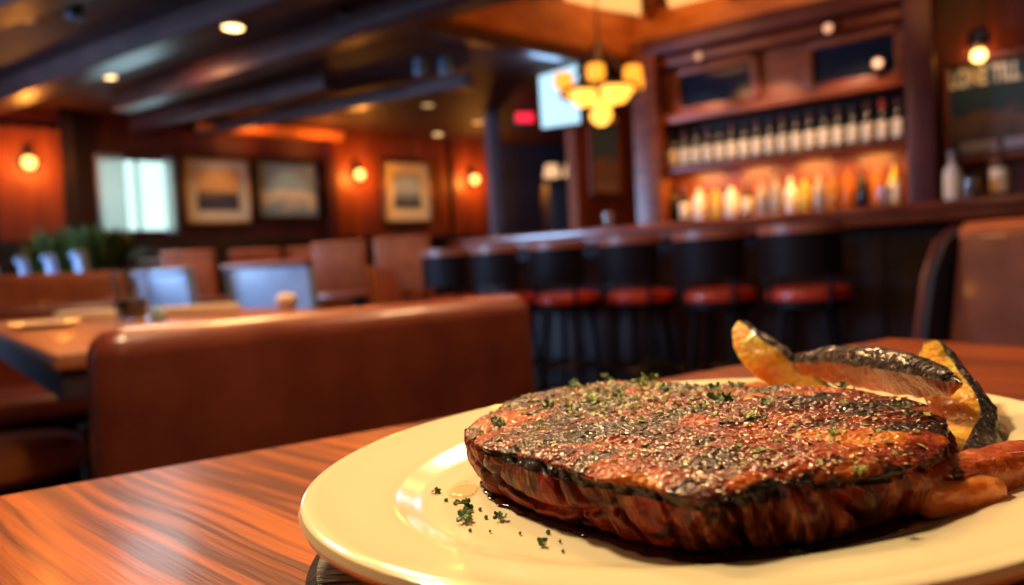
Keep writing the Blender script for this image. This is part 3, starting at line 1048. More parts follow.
# ------------------------------------------------------------------ neighbouring table, laid
tt_ = [W(52, 354, z=.75), W(-70, 316, z=.75)]
C1 = Vector((tt_[0].x, tt_[0].y, 0))
e1 = Vector((-.65, .76, 0)).normalized()
e2 = Vector((.76, .65, 0)).normalized()
TL, TW = 1.75, .80
ctr = C1+e1*TL/2+e2*TW/2
t = thing('dining_table', 'neighbouring brown table laid with napkins and a glass', 'table', ctr, math.atan2(e1.y, e1.x))
M_nt = mat('brown_table_top', (.30, .10, .045), .42, col2=(.42, .16, .07), nscale=5, stretch=(1, 6, 1), coat=.05)
MB().box((0, 0, .735), (TL, TW, .03), bev=.006).build('tabletop', M_nt, t)
MB().box((0, 0, .695), (TL-.02, TW-.02, .05), bev=.004).build('apron', mat('dark_blue_brown_apron', (.03, .022, .035), .4), t, smooth=False)
for s in (-.45, .45):
    MB().lathe([(0, 0), (.26, 0), (.26, .02), (.05, .05), (.04, .62), (.14, .67), (0, .67)], (s, 0, 0), n=20).build('pedestal', M_black, t)


def napkin(u, v, w, l, rz, label):
    p = W(u, v, z=.75)
    m_ = MB()
    for k, (a, b) in enumerate([(1, 1), (.96, .97), (.93, .9)]):
        m_.box((0, 0, .006+k*.010), (w*a, l*b, .009), bev=.004, seg=2)
    o = m_.build('folded_napkin', M_linen)
    o.location = (p.x, p.y, .7505)
    o.rotation_euler = (0, 0, rz)
    return tag(o, label, 'napkin')


napkin(92, 320, .20, .15, .4, 'folded white napkin left of the drinking glass')
napkin(198, 315, .26, .12, .35, 'long folded white napkin right of the drinking glass')
p = W(45, 328, z=.75)
o = MB().lathe([(0, 0), (.05, 0), (.085, .012), (.088, .016), (.05, .008), (0, .006)], n=30).build('side_plate', mat('white_china', (.8, .74, .66), .2))
o.location = (p.x, p.y, .7505)
tag(o, 'small white side plate before the left napkin', 'plate')
p = W(287, 309, z=.75)
o = MB().lathe([(0, 0), (.025, 0), (.038, .02), (.036, .04), (.02, .052), (0, .055)], n=20).build('salt_cellar', mat('white_glaze', (.85, .78, .68), .25))
o.location = (p.x, p.y, .7505)
tag(o, 'small rounded white salt cellar behind the brown bench back', 'salt cellar')
p = W(133, 322, z=.75)
t = thing('drinking_glass', 'straight drinking glass half filled, between the two napkins', 'glass', (p.x, p.y, .7505))
MB().lathe([(0, 0), (.040, 0), (.048, .15), (.045, .15), (.038, .012), (0, .012)], n=28).build('glass', mat('tumbler_glass', (.9, .9, .9), .03, trans=.95), t)
MB().lathe([(0, .0125), (.0375, .0125), (.040, .065), (0, .065)], n=28).build('drink', mat('milky_drink', (.75, .55, .36), .2), t)
p = W(158, 322, z=.75)
o = MB().lathe([(0, 0), (.018, 0), (.02, .005), (.02, .03), (.012, .04), (0, .042)], n=20).build('tealight_holder', mat('aqua_glass', (.45, .8, .75), .1, trans=.5))
o.location = (p.x, p.y, .7505)
tag(o, 'small aqua glass tealight holder right of the drinking glass', 'candle holder')
# bench/chair seats beneath and beside the neighbouring table
t = thing('low_stool', 'low tan topped stool at the left edge of the frame', 'stool', Vector((*P2(-18, 1.72), 0)))
MB().lathe([(0, .40), (.17, .40), (.19, .42), (.19, .46), (.17, .475), (0, .48)], n=30).build('seat', M_leather_o, t)
for k in range(4):
    a = PI/4+k*PI/2
    MB().tube([(.13*math.cos(a), .13*math.sin(a), .40), (.16*math.cos(a), .16*math.sin(a), 0)], .015).build('leg', M_black, t)
p = P2(78, 1.9)
o = MB().lathe([(0, 0), (.035, 0), (.035, .01), (.024, .02), (.022, .47), (.03, .48), (0, .485)], n=16).build('table_post', mat('beige_post', (.35, .20, .13), .5))
o.location = (p[0], p[1], 0)
tag(o, 'short beige post standing beside the brown bench', 'post')

# ------------------------------------------------------------------ plant in planter
pp_ = W(80, 240, d=5.85)
t = thing('potted_plant', 'bushy dark green plant in a black planter left of the window', 'plant', (pp_.x, pp_.y, 0))
MB().box((0, 0, .48), (.62, .34, .96), bev=.02).build('planter', M_black, t)
lf = bmesh.new()
rnd = random.Random(3)
for k in range(900):
    a = rnd.uniform(0, 2*PI)
    L = rnd.uniform(.28, .60)
    el = rnd.uniform(.55, 1.45)
    base = Vector((rnd.uniform(-.26, .26), rnd.uniform(-.13, .13), .94))
    dr = Vector((math.cos(a)*math.cos(el), math.sin(a)*math.cos(el), math.sin(el)))
    sd = dr.cross(Vector((0, 0, 1))).normalized()*.019
    pts = []
    for j in range(6):
        s = j/5
        c = base+dr*L*s+Vector((0, 0, -.10*s*s*L*2))
        wdt = sd*(math.sin(PI*(s*.9+.08))*1.2)
        pts.append((lf.verts.new(c-wdt), lf.verts.new(c+wdt)))
    for a_, b_ in zip(pts, pts[1:]):
        lf.faces.new((a_[0], a_[1], b_[1], b_[0]))
me = bpy.data.meshes.new('foliage')
lf.to_mesh(me)
lf.free()
link('foliage', me, mat('fern_green', (.03, .075, .012), .55, col2=(.13, .17, .03), nscale=6), t)

# ------------------------------------------------------------------ our wooden table
Kc = W(887, 338, z=.75)
A0 = W(0, 494, z=.75)
f1 = (Vector((A0.x, A0.y, 0))-Vector((Kc.x, Kc.y, 0))).normalized()
f2 = Vector((-f1.y, f1.x, 0))
if f2.y > 0:
    f2 = -f2
Kc = Vector((Kc.x, Kc.y, 0))
L1, L2 = 1.9, 1.15
tc_ = Kc+f1*L1/2+f2*L2/2


def grain_table():
    m = bpy.data.materials.new('orange_grained_wood')
    m.use_nodes = True
    nt = m.node_tree
    b = nt.nodes['Principled BSDF']
    tc = nt.nodes.new('ShaderNodeTexCoord')
    mp = nt.nodes.new('ShaderNodeMapping')
    nt.links.new(tc.outputs['Object'], mp.inputs['Vector'])
    g0, g1 = W(60, 455, z=.75), W(330, 572, z=.75)
    ga = math.atan2(g1.y-g0.y, g1.x-g0.x)-math.atan2(f1.y, f1.x)
    mp.inputs['Rotation'].default_value = (0, 0, -ga)
    # stretched noise along the grain
    mp2 = nt.nodes.new('ShaderNodeMapping')
    mp2.inputs['Scale'].default_value = (2.0, 78, 1)
    nt.links.new(mp.outputs[0], mp2.inputs[0])
    warp = nt.nodes.new('ShaderNodeTexNoise')
    warp.inputs['Scale'].default_value = 5
    warp.inputs['Detail'].default_value = 2
    nt.links.new(mp.outputs[0], warp.inputs['Vector'])
    sub = nt.nodes.new('ShaderNodeVectorMath')
    sub.operation = 'MULTIPLY_ADD'
    nt.links.new(warp.outputs['Color'], sub.inputs[0])
    sub.inputs[1].default_value = (0, 2.0, 0)
    nt.links.new(mp2.outputs[0], sub.inputs[2])
    n1 = nt.nodes.new('ShaderNodeTexNoise')
    n1.inputs['Scale'].default_value = 1
    n1.inputs['Detail'].default_value = 3
    n1.inputs['Roughness'].default_value = .55
    nt.links.new(sub.outputs[0], n1.inputs['Vector'])
    # ring pattern
    ms = nt.nodes.new('ShaderNodeMath')
    ms.operation = 'MULTIPLY'
    ms.inputs[1].default_value = 26
    nt.links.new(n1.outputs['Fac'], ms.inputs[0])
    sn = nt.nodes.new('ShaderNodeMath')
    sn.operation = 'SINE'
    nt.links.new(ms.outputs[0], sn.inputs[0])
    r = nt.nodes.new('ShaderNodeValToRGB')
    e = r.color_ramp.elements
    e[0].position = 0.0
    e[0].color = (.40, .098, .010, 1)
    e[1].position = .95
    e[1].color = (.13, .020, .004, 1)
    x = e.new(.55)
    x.color = (.30, .062, .007, 1)
    mr = nt.nodes.new('ShaderNodeMapRange')
    mr.inputs['From Min'].default_value = -1
    nt.links.new(sn.outputs[0], mr.inputs['Value'])
    nt.links.new(mr.outputs[0], r.inputs[0])
    # broad streaks
    mp3 = nt.nodes.new('ShaderNodeMapping')
    mp3.inputs['Scale'].default_value = (1.5, 22, 1)
    nt.links.new(mp.outputs[0], mp3.inputs[0])
    n2 = nt.nodes.new('ShaderNodeTexNoise')
    n2.inputs['Scale'].default_value = 1.3
    n2.inputs['Detail'].default_value = 5
    nt.links.new(mp3.outputs[0], n2.inputs['Vector'])
    r2 = nt.nodes.new('ShaderNodeValToRGB')
    e = r2.color_ramp.elements
    e[0].position = .32
    e[0].color = (.50, .38, .34, 1)
    e[1].position = .62
    e[1].color = (1.25, 1.15, 1.05, 1)
    nt.links.new(n2.outputs['Fac'], r2.inputs[0])
    mx = nt.nodes.new('ShaderNodeMix')
    mx.data_type = 'RGBA'
    mx.blend_type = 'MULTIPLY'
    mx.inputs['Factor'].default_value = 1
    nt.links.new(r.outputs[0], mx.inputs[6])
    nt.links.new(r2.outputs[0], mx.inputs[7])
    nt.links.new(mx.outputs[2], b.inputs['Base Color'])
    b.inputs['Roughness'].default_value = .32
    b.inputs['Coat Weight'].default_value = .18
    b.inputs['Coat Roughness'].default_value = .16
    # pores
    mp4 = nt.nodes.new('ShaderNodeMapping')
    mp4.inputs['Scale'].default_value = (20, 420, 1)
    nt.links.new(mp.outputs[0], mp4.inputs[0])
    n3 = nt.nodes.new('ShaderNodeTexNoise')
    n3.inputs['Scale'].default_value = 1
    nt.links.new(mp4.outputs[0], n3.inputs['Vector'])
    bp = nt.nodes.new('ShaderNodeBump')
    bp.inputs['Strength'].default_value = .25
    bp.inputs['Distance'].default_value = .0012
    nt.links.new(n3.outputs['Fac'], bp.inputs['Height'])
    nt.links.new(bp.outputs[0], b.inputs['Normal'])
    return m


M_tab = grain_table()
t = thing('wooden_table', 'orange brown grained wooden table carrying the plate of steak', 'table', tc_, math.atan2(f1.y, f1.x))
MB().box((0, 0, .73), (L1, L2, .04), bev=.005, seg=3).build('tabletop', M_tab, t)
MB().lathe([(0, 0), (.32, 0), (.32, .02), (.07, .06), (.05, .62), (.2, .71), (0, .71)], n=28).build('pedestal', M_black, t)

# ------------------------------------------------------------------ black wooden board under the plate
PCX, PCY, PA, PB, PPH = .0718, .2558, .1486, .1155, .528
ZR = .784


def oval(A, B, ang, k=1.0):
    x, y = A*math.cos(ang), B*math.sin(ang)
    return (PCX+x*math.cos(PPH)-y*math.sin(PPH), PCY+x*math.sin(PPH)+y*math.cos(PPH))


def oval_lathe(name, prof, m, parent=None, n=220):
    """prof: (inset from the rim, height)"""
    bm = bmesh.new()
    rings = []
    for o, z in prof:
        if o >= .1150:
            rings.append([bm.verts.new((PCX, PCY, z))])
            continue
        a_, b_ = PA-o, PB-o
        if o > .06:
            s = (PB-o)/(PB-.06)
            a_, b_ = (PA-.06)*s, (PB-.06)*s
        rings.append([bm.verts.new((*oval(a_, b_, 2*PI*i/n), z)) for i in range(n)])
    for a, b in zip(rings, rings[1:]):
        for i in range(n):
            j = (i+1) % n
            q = []
            for v in (a[i % len(a)], a[j % len(a)], b[j % len(b)], b[i % len(b)]):
                if v not in q:
                    q.append(v)
            if len(q) > 2:
                bm.faces.new(q)
    bmesh.ops.recalc_face_normals(bm, faces=bm.faces)
    me = bpy.data.meshes.new(name)
    bm.to_mesh(me)
    bm.free()
    return link(name, me, m, parent)


brd = oval_lathe('serving_board', [(.118, .7502), (.003, .7502), (.0005, .753), (.0005, .759), (.004, .7620), (.118, .7620)],
                 mat('blackened_wood', (.006, .006, .009), .45, col2=(.018, .017, .022), nscale=40, stretch=(.25, 3, 1), bump=.5, bscale=120))
tag(brd, 'black grained wooden board lying under the cream plate', 'serving board')
M_plate = mat('cream_glazed_china', (.84, .70, .43), .16, col2=(.88, .74, .47), nscale=6, coat=.3)
plate = oval_lathe('dinner_plate', [(.118, .7745), (.090, .7745), (.050, .7745), (.042, .7747), (.038, .7752), (.034, .7766), (.030, .7787), (.027, .7799), (.023, .7805), (.016, .7813),
                                    (.008, .7826), (.005, .7838), (.0025, .7842), (.0008, .7834), (0, .7815), (.0008, .7795), (.003, .7782),
                                    (.012, .7768), (.026, .7745), (.036, .7700), (.046, .7650), (.052, .7624), (.057, .7624), (.062, .7690), (.118, .7690)], M_plate)
tag(plate, 'large cream oval plate with wide rim holding the steak', 'plate')
#@@FOOD

# ------------------------------------------------------------------ the steak
ZB, ZT = .7748, .7955
top_px = [(463, 424), (480, 411), (510, 398), (545, 385), (600, 379), (680, 380), (760, 383), (840, 385), (900, 391), (935, 403), (945, 425),
          (938, 445), (905, 458), (860, 467), (815, 470), (770, 474), (735, 488), (700, 494), (665, 483), (625, 475), (585, 468), (548, 455), (520, 447), (495, 441), (472, 434)]
bot_px = [(484, 488), (520, 508), (560, 524), (600, 535), (650, 550), (700, 558), (760, 556), (820, 547), (880, 532), (925, 511), (945, 478)]
cen = W(705, 425, z=ZT)


def polar(lst, z):
    r = []
    for u, v in lst:
        p = W(u, v, z=z)
        r.append((math.atan2(p.y-cen.y, p.x-cen.x), math.hypot(p.x-cen.x, p.y-cen.y)))
    return r


pt = polar(top_px, ZT)
pb = polar(bot_px, ZB)
NT = 900
TH = np.linspace(-PI, PI, NT, endpoint=False)


def per_interp(lst, sm):
    a = np.array(sorted(lst))
    x = np.concatenate([a[:, 0]-2*PI, a[:, 0], a[:, 0]+2*PI])
    y = np.tile(a[:, 1], 3)
    r = np.interp(TH, x, y)
    k = np.hanning(sm)
    k /= k.sum()
    return np.convolve(np.tile(r, 3), k, 'same')[NT:2*NT]


rt = per_interp(pt, 41)
# bottom: measured along the front, the top outline drawn in a little at the back
angs = [a for a, r in pb]
extra = [(a, .95*r) for a, r in pt if .15 < a < 2.75]
rb = per_interp(pb+extra, 61)


def fbm(p, o=4, h=.9):
    return noise.fractal(p, h, 2.1, o)


def az(u, v, z):
    p = W(u, v, z=z)
    return math.atan2(p.y-cen.y, p.x-cen.x)


cleft = [(az(520, 500, ZB), az(497, 441, ZT), .0095, .045), (az(600, 535, ZB), az(545, 453, ZT), .0100, .05),
         (az(755, 552, ZB), az(715, 490, ZT), .0050, .05), (az(860, 535, ZB), az(842, 468, ZT), .0035, .08), (az(915, 515, ZB), az(915, 450, ZT), .003, .07)]


def adiff(a, b):
    return (a-b+PI) % (2*PI)-PI


NRT, NSD, NBT = 150, 72, 12
verts = np.zeros(((NRT+NSD+NBT)*NT+1, 3))
side = np.zeros(len(verts))
uv = np.zeros((len(verts), 2))
rt *= np.array([1+.018*noise.noise(Vector((math.cos(t_)*5, math.sin(t_)*5, 1)))+.010*noise.noise(Vector((math.cos(t_)*16, math.sin(t_)*16, 1))) for t_ in TH])
verts[0] = (cen.x, cen.y, ZT+.0012)
arc = np.cumsum(rt)*(2*PI/NT)
idx = 1
for ring in range(NRT+NSD+NBT):
    for k in range(NT):
        th = TH[k]
        c, s = math.cos(th), math.sin(th)
        front = max(0, -s)
        if ring < NRT:
            q = ((ring+1)/NRT)
            r = rt[k]*q
            x, y = cen.x+c*r, cen.y+s*r
            edge = max(0, (q-.80)/.20)
            z = ZT+.0010*(1-q*q)-.0026*edge**3
            P = Vector((x*60, y*60, 0))
            d = .0011*fbm(P)+.0016*noise.noise(Vector((x*22, y*22, 4)))
            P2_ = Vector((x*260, y*260, 3))
            d += .00030*fbm(P2_, 2)
            # grill seared grooves running obliquely across the top
            gx = (x*.62+y*.78)*1.0+.004*noise.noise(Vector((x*40, y*40, 9)))
            d -= .0009*max(0, math.cos(gx*2*PI/.036)-.55)/.45
            z += d
            sd = 0
        elif ring < NRT+NSD:
            q = (ring-NRT+1)/NSD
            zz = ZT-.0026-(ZT-.0026-ZB)*q
            r0 = rt[k]+(rb[k]-rt[k])*(q**.8)
            bul = .0022*math.sin(PI*min(1, q*1.05))
            foot = -.004*max(0, (q-.86)/.14)**2
            x, y = cen.x+c*r0, cen.y+s*r0
            P = Vector((x*70, y*70, zz*45))
            nz = .0022*fbm(P, 3)+.0006*fbm(Vector((x*300, y*300, zz*110)), 3)
            rid = abs(noise.noise(Vector((x*95+zz*30, y*95, zz*38+5))))
            nz -= .0032*max(0, .14-rid)/.14
            cl = 0
            for a1, a0, am, wd in cleft:
                ac = a0+(a1-a0)*q+.03*math.sin(q*6)
                dd = adiff(th, ac)/wd
                cl -= am*math.exp(-dd*dd*6)*(.45+.55*math.sin(PI*min(1, q+.1)))
            # loose flap crossing the left of the side
            qq = q-.50-.22*math.sin((th-cleft[0][0])*4)
            w_ = math.exp(-((adiff(th, (cleft[0][0]+cleft[1][0])/2))/.45)**2)
            cl -= .0030*w_*math.exp(-(qq/.07)**2)
            blend = min(1, q*8)
            r = r0+bul+foot+(nz+cl)*blend
            x, y = cen.x+c*r, cen.y+s*r
            z = zz+.0008*fbm(Vector((c*7, s*7, 0)), 2)*(1-q)+.0011*fbm(Vector((x*60, y*60, 0)))*(1-blend)
            if q > .93:
                z = max(z, ZB)
            sd = min(1, q*6)
        else:
            q = (ring-NRT-NSD+1)/NBT
            r = (rb[k]-.004)*(1-q*.995)
            x, y, z, sd = cen.x+c*r, cen.y+s*r, ZB, 1
        verts[idx] = (x, y, z)
        side[idx] = sd
        uv[idx] = (arc[k], z)
        idx += 1
faces = []
for k in range(NT):
    faces.append((0, 1+k, 1+(k+1) % NT))
for ring in range(NRT+NSD+NBT-1):
    a = 1+ring*NT
    b = a+NT
    for k in range(NT):
        j = (k+1) % NT
        faces.append((a+k, b+k, b+j, a+j))
me = bpy.data.meshes.new('steak')
me.from_pydata([tuple(v) for v in verts], [], faces)
at = me.attributes.new('side', 'FLOAT', 'POINT')
at.data.foreach_set('value', side)
at = me.attributes.new('arclen', 'FLOAT', 'POINT')
at.data.foreach_set('value', uv[:, 0])


def N(nt, kind, **kw):
    n = nt.nodes.new(kind)
    for k, v in kw.items():
        if k.startswith('i_'):
            n.inputs[k[2:].replace('_', ' ')].default_value = v
        else:
            setattr(n, k, v)
    return n


def ramp(nt, src, stops):
    r = nt.nodes.new('ShaderNodeValToRGB')
    e = r.color_ramp.elements
    e[0].position, e[0].color = stops[0][0], lin(stops[0][1])
    e[1].position, e[1].color = stops[-1][0], lin(stops[-1][1])
    for p_, c_ in stops[1:-1]:
        x_ = e.new(p_)
        x_.color = lin(c_)
    nt.links.new(src, r.inputs[0])
    return r.outputs[0]


def mixc(nt, fac, a, b, mode='MIX'):
    m_ = nt.nodes.new('ShaderNodeMix')
    m_.data_type = 'RGBA'
    m_.blend_type = mode
    for i_, s_ in ((0, fac), (6, a), (7, b)):
        if isinstance(s_, (int, float)):
            m_.inputs[i_].default_value = s_
        elif isinstance(s_, tuple):
            m_.inputs[i_].default_value = lin(s_)
        else:
            nt.links.new(s_, m_.inputs[i_])
    return m_.outputs[2]


def math_(nt, op, a, b=None, c=None):
    m_ = nt.nodes.new('ShaderNodeMath')
    m_.operation = op
    for i_, s_ in enumerate((a, b, c)):
        if s_ is None:
            continue
        if isinstance(s_, (int, float)):
            m_.inputs[i_].default_value = s_
        else:
            nt.links.new(s_, m_.inputs[i_])
    return m_.outputs[0]


def noise_n(nt, vec, scale, detail=4, stretch=None, rot=None, dist=0, rough=.5):
    if stretch or rot:
        mp = nt.nodes.new('ShaderNodeMapping')
        mp.inputs['Scale'].default_value = stretch or (1, 1, 1)
        mp.inputs['Rotation'].default_value = rot or (0, 0, 0)
        # rotate first, then stretch
        if rot:
            mp0 = nt.nodes.new('ShaderNodeMapping')
            mp0.inputs['Rotation'].default_value = rot
            nt.links.new(vec, mp0.inputs[0])
            mp.inputs['Rotation'].default_value = (0, 0, 0)
            vec = mp0.outputs[0]
        nt.links.new(vec, mp.inputs[0])
        vec = mp.outputs[0]
    n = N(nt, 'ShaderNodeTexNoise', i_Scale=scale, i_Detail=detail, i_Distortion=dist, i_Roughness=rough)
    nt.links.new(vec, n.inputs['Vector'])
    return n.outputs['Fac']


def steak_mat():
    m = bpy.data.materials.new('seared_steak')
    m.use_nodes = True
    nt = m.node_tree
    b = nt.nodes['Principled BSDF']
    g = nt.nodes.new('ShaderNodeTexCoord').outputs['Object']
    sd = N(nt, 'ShaderNodeAttribute', attribute_name='side').outputs['Fac']
    al = N(nt, 'ShaderNodeAttribute', attribute_name='arclen').outputs['Fac']
    sep = nt.nodes.new('ShaderNodeSeparateXYZ')
    nt.links.new(g, sep.inputs[0])
    cmb = nt.nodes.new('ShaderNodeCombineXYZ')
    nt.links.new(al, cmb.inputs[0])
    nt.links.new(sep.outputs[2], cmb.inputs[2])
    # ---- top: orange brown glaze, red patches, char bands
    n1 = noise_n(nt, g, 38, 5, dist=.4)
    top = ramp(nt, n1, [(.30, (.018, .003, .002)), (.41, (.095, .008, .002)), (.52, (.22, .022, .003)), (.61, (.42, .080, .007)), (.72, (.55, .19, .02))])
    n2 = noise_n(nt, g, 1, 4, stretch=(26, 90, 26), rot=(0, 0, -.55), dist=.3)
    char = ramp(nt, n2, [(.50, (0, 0, 0)), (.58, (1, 1, 1))])
    top = mixc(nt, char, top, (.012, .006, .006))
    # dry peppery crust towards the far left of the steak
    xg = N(nt, 'ShaderNodeMapRange', i_From_Min=.045, i_From_Max=-.015)
    nt.links.new(math_(nt, 'SUBTRACT', sep.outputs[0], math_(nt, 'MULTIPLY', math_(nt, 'SUBTRACT', sep.outputs[1], .27), .55)), xg.inputs['Value'])
    vor = N(nt, 'ShaderNodeTexVoronoi', i_Scale=420)
    nt.links.new(g, vor.inputs['Vector'])
    crust = ramp(nt, vor.outputs['Distance'], [(.06, (.42, .22, .12)), (.22, (.14, .030, .014)), (.50, (.014, .006, .005))])
    nz = noise_n(nt, g, 120, 4)
    crust = mixc(nt, ramp(nt, nz, [(.45, (0, 0, 0)), (.6, (1, 1, 1))]), crust, (.22, .020, .006))
    top = mixc(nt, math_(nt, 'MULTIPLY', xg.outputs[0], ramp(nt, n1, [(.35, (.95, .95, .95)), (.6, (.1, .1, .1))])), top, crust)
    # cream cells: small glints painted into the top colour
    v2 = N(nt, 'ShaderNodeTexVoronoi', i_Scale=560, i_Randomness=1.0)
    nt.links.new(g, v2.outputs[0].node.inputs['Vector'])
    cell = nt.nodes.new('ShaderNodeSeparateColor')
    nt.links.new(v2.outputs['Color'], cell.inputs[0])
    grain = math_(nt, 'MULTIPLY', math_(nt, 'LESS_THAN', v2.outputs['Distance'], .30), math_(nt, 'GREATER_THAN', cell.outputs[0], .80))
    patch = ramp(nt, noise_n(nt, g, 30, 3), [(.42, (0, 0, 0)), (.56, (1, 1, 1))])
    grain = math_(nt, 'MULTIPLY', grain, patch)
    topc = mixc(nt, math_(nt, 'MULTIPLY', grain, .85), top, (.80, .55, .32))
    # ---- side: brown roasted muscle with pale fibres and dark seams
    f1_ = noise_n(nt, cmb.outputs[0], 1, 5, stretch=(380, 1, 70), rot=(0, .30, 0), dist=.7, rough=.6)
    sidec = ramp(nt, f1_, [(.34, (.010, .003, .003)), (.45, (.070, .009, .005)), (.54, (.14, .022, .008)), (.62, (.30, .095, .038)), (.70, (.11, .012, .004))])
    f2_ = noise_n(nt, g, 34, 3, dist=.6)
    sidec = mixc(nt, ramp(nt, f2_, [(.50, (0, 0, 0)), (.62, (1, 1, 1))]), sidec, mixc(nt, .6, sidec, (.26, .010, .003)))
    f3_ = noise_n(nt, cmb.outputs[0], 1, 3, stretch=(42, 1, 120), dist=1.2)
    sidec = mixc(nt, ramp(nt, f3_, [(.56, (0, 0, 0)), (.66, (.9, .9, .9))]), sidec, (.016, .008, .008))
    rim = math_(nt, 'MULTIPLY', ramp(nt, sd, [(.0, (0, 0, 0)), (.15, (1, 1, 1)), (.9, (1, 1, 1)), (1, (0, 0, 0))]), ramp(nt, noise_n(nt, g, 70, 3), [(.42, (0, 0, 0)), (.5, (1, 1, 1))]))
    colr = mixc(nt, math_(nt, 'MINIMUM', math_(nt, 'MULTIPLY', sd, 1.6), 1.0), topc, sidec)
    colr = mixc(nt, rim, colr, (.018, .010, .010))
    nt.links.new(colr, b.inputs['Base Color'])
    # gloss
    rr = N(nt, 'ShaderNodeMapRange', i_To_Min=.38, i_To_Max=.6)
    nt.links.new(noise_n(nt, g, 90, 3), rr.inputs['Value'])
    nt.links.new(rr.outputs[0], b.inputs['Roughness'])
    b.inputs['Specular IOR Level'].default_value = .12
    b.inputs['Coat Weight'].default_value = .42
    b.inputs['Coat Roughness'].default_value = .045
    b.inputs['Subsurface Weight'].default_value = .0
    # bump: beads of fat and fine fibres
    v3 = N(nt, 'ShaderNodeTexVoronoi', i_Scale=620, feature='SMOOTH_F1')
    nt.links.new(g, v3.inputs['Vector'])
    hgt = math_(nt, 'ADD', math_(nt, 'MULTIPLY', v3.outputs['Distance'], -1.0), math_(nt, 'MULTIPLY', noise_n(nt, g, 300, 1), .5))
    hs = math_(nt, 'ADD', math_(nt, 'MULTIPLY', f1_, 1.5), math_(nt, 'MULTIPLY', noise_n(nt, g, 200, 1), .9))
    hm = nt.nodes.new('ShaderNodeMix')
    nt.links.new(sd, hm.inputs[0])
    nt.links.new(hgt, hm.inputs[2])
    nt.links.new(hs, hm.inputs[3])
    bp = N(nt, 'ShaderNodeBump', i_Strength=1.0, i_Distance=.0009)
    nt.links.new(hm.outputs[0], bp.inputs['Height'])
    nt.links.new(bp.outputs[0], b.inputs['Normal'])
    nt.links.new(bp.outputs[0], b.inputs['Coat Normal'])
    return m


steak = link('steak', me, steak_mat())
me.set_sharp_from_angle(angle=PI)
tag(steak, 'thick seared steak with dark crust and chopped herbs, on the cream plate', 'steak')


def steak_top(x, y):
    """height of the steak's top at a plan point"""
    th = math.atan2(y-cen.y, x-cen.x)
    r = math.hypot(x-cen.x, y-cen.y)
    k = int((th+PI)/(2*PI)*NT) % NT
    q = r/rt[k]
    if q > .985:
        return None
    ring = max(0, min(NRT-1, int(q*NRT)-1))
    return verts[1+ring*NT+k][2]


# ------------------------------------------------------------------ dark juice round the steak and the red brown sauce
def blob(name, m, pts, z0, h, label, cat, wob=.0012, seed=0):
    P_ = [W(u, v, z=z0) for u, v in pts]
    n = len(P_)
    out = []
    for i in range(n):   # closed smooth curve through the points
        p0, p1, p2, p3 = P_[i-1], P_[i], P_[(i+1) % n], P_[(i+2) % n]
        for s in np.linspace(0, 1, 14, endpoint=False):
            q = .5*((2*p1)+(p2-p0)*s+(2*p0-5*p1+4*p2-p3)*s*s+(3*p1-p0-3*p2+p3)*s**3)
            q = q+Vector((1, 1, 0))*wob*noise.noise(q*220+Vector((seed, 0, 0)))
            out.append(q)
    c = sum(out, Vector())/len(out)
    bm = bmesh.new()
    rings = []
    for sc, z in ((1, 0), (.985, h*.75), (.96, h), (.5, h)):
        rings.append([bm.verts.new((c.x+(q.x-c.x)*sc, c.y+(q.y-c.y)*sc, z0+z)) for q in out])
    for a, b in zip(rings, rings[1:]):
        for i in range(len(out)):
            j = (i+1) % len(out)
            bm.faces.new((a[i], a[j], b[j], b[i]))
    bm.faces.new(rings[-1])
    bmesh.ops.recalc_face_normals(bm, faces=bm.faces)
    me_ = bpy.data.meshes.new(name)
    bm.to_mesh(me_)
    bm.free()
    o = link(name, me_, m)
    o['kind'] = 'stuff'
    return tag(o, label, cat)


M_juice = mat('dark_meat_juice', (.018, .006, .005), .06, col2=(.05, .012, .006), nscale=60, spec=.7)
blob('meat_juice', M_juice, [(482, 482), (492, 500), (515, 512), (548, 524), (575, 534), (610, 542), (650, 556), (700, 565), (750, 563), (800, 557), (836, 550),
                             (862, 543), (890, 535), (920, 522), (944, 500), (948, 470), (800, 440), (600, 440), (500, 455)], .7750, .0006,
     'dark glossy juice pooled under the front edge of the steak', 'meat juice')
M_sauce = mat('red_brown_sauce', (.30, .035, .008), .12, col2=(.55, .17, .03), nscale=90, alpha=.72)
blob('brown_sauce', M_sauce, [(820, 556), (850, 549), (880, 540), (905, 530), (925, 520), (942, 512), (950, 522), (935, 538), (905, 550), (870, 558), (840, 562)], .7750, .0004,
     'thin red brown sauce streak beside the steak juice', 'sauce', .003, 5)
blob('oil_drop', mat('yellow_oil', (.80, .56, .20), .10, col2=(.86, .64, .28), nscale=60, alpha=.4), [(452, 487), (466, 482), (478, 486), (474, 494), (462, 498), (450, 495)], .7750, .0005,
     'pale yellow oil patch left of the steak', 'oil', .001, 8)

# ------------------------------------------------------------------ roasted vegetables
M_flesh = mat('golden_squash_flesh', (.80, .26, .02), .22, col2=(1.0, .62, .10), nscale=70, bump=.45, bscale=300, coat=.6, lo=.3, hi=.7)
M_flesh_r = mat('red_orange_flesh', (.34, .06, .015), .30, col2=(.60, .16, .03), nscale=60, bump=.6, bscale=320, coat=.4)
M_skin = mat('charred_skin', (.018, .010, .012), .28, col2=(.10, .055, .05), nscale=120, bump=1, bscale=360, coat=.3, lo=.45, hi=.75)
M_carrot = mat('roast_carrot', (.30, .035, .010), .28, col2=(.52, .12, .03), nscale=70, bump=.3, bscale=300, coat=.4)
M_carrot2 = mat('pale_carrot', (.55, .13, .02), .28, col2=(.75, .28, .06), nscale=60, bump=.25, bscale=300, coat=.4)


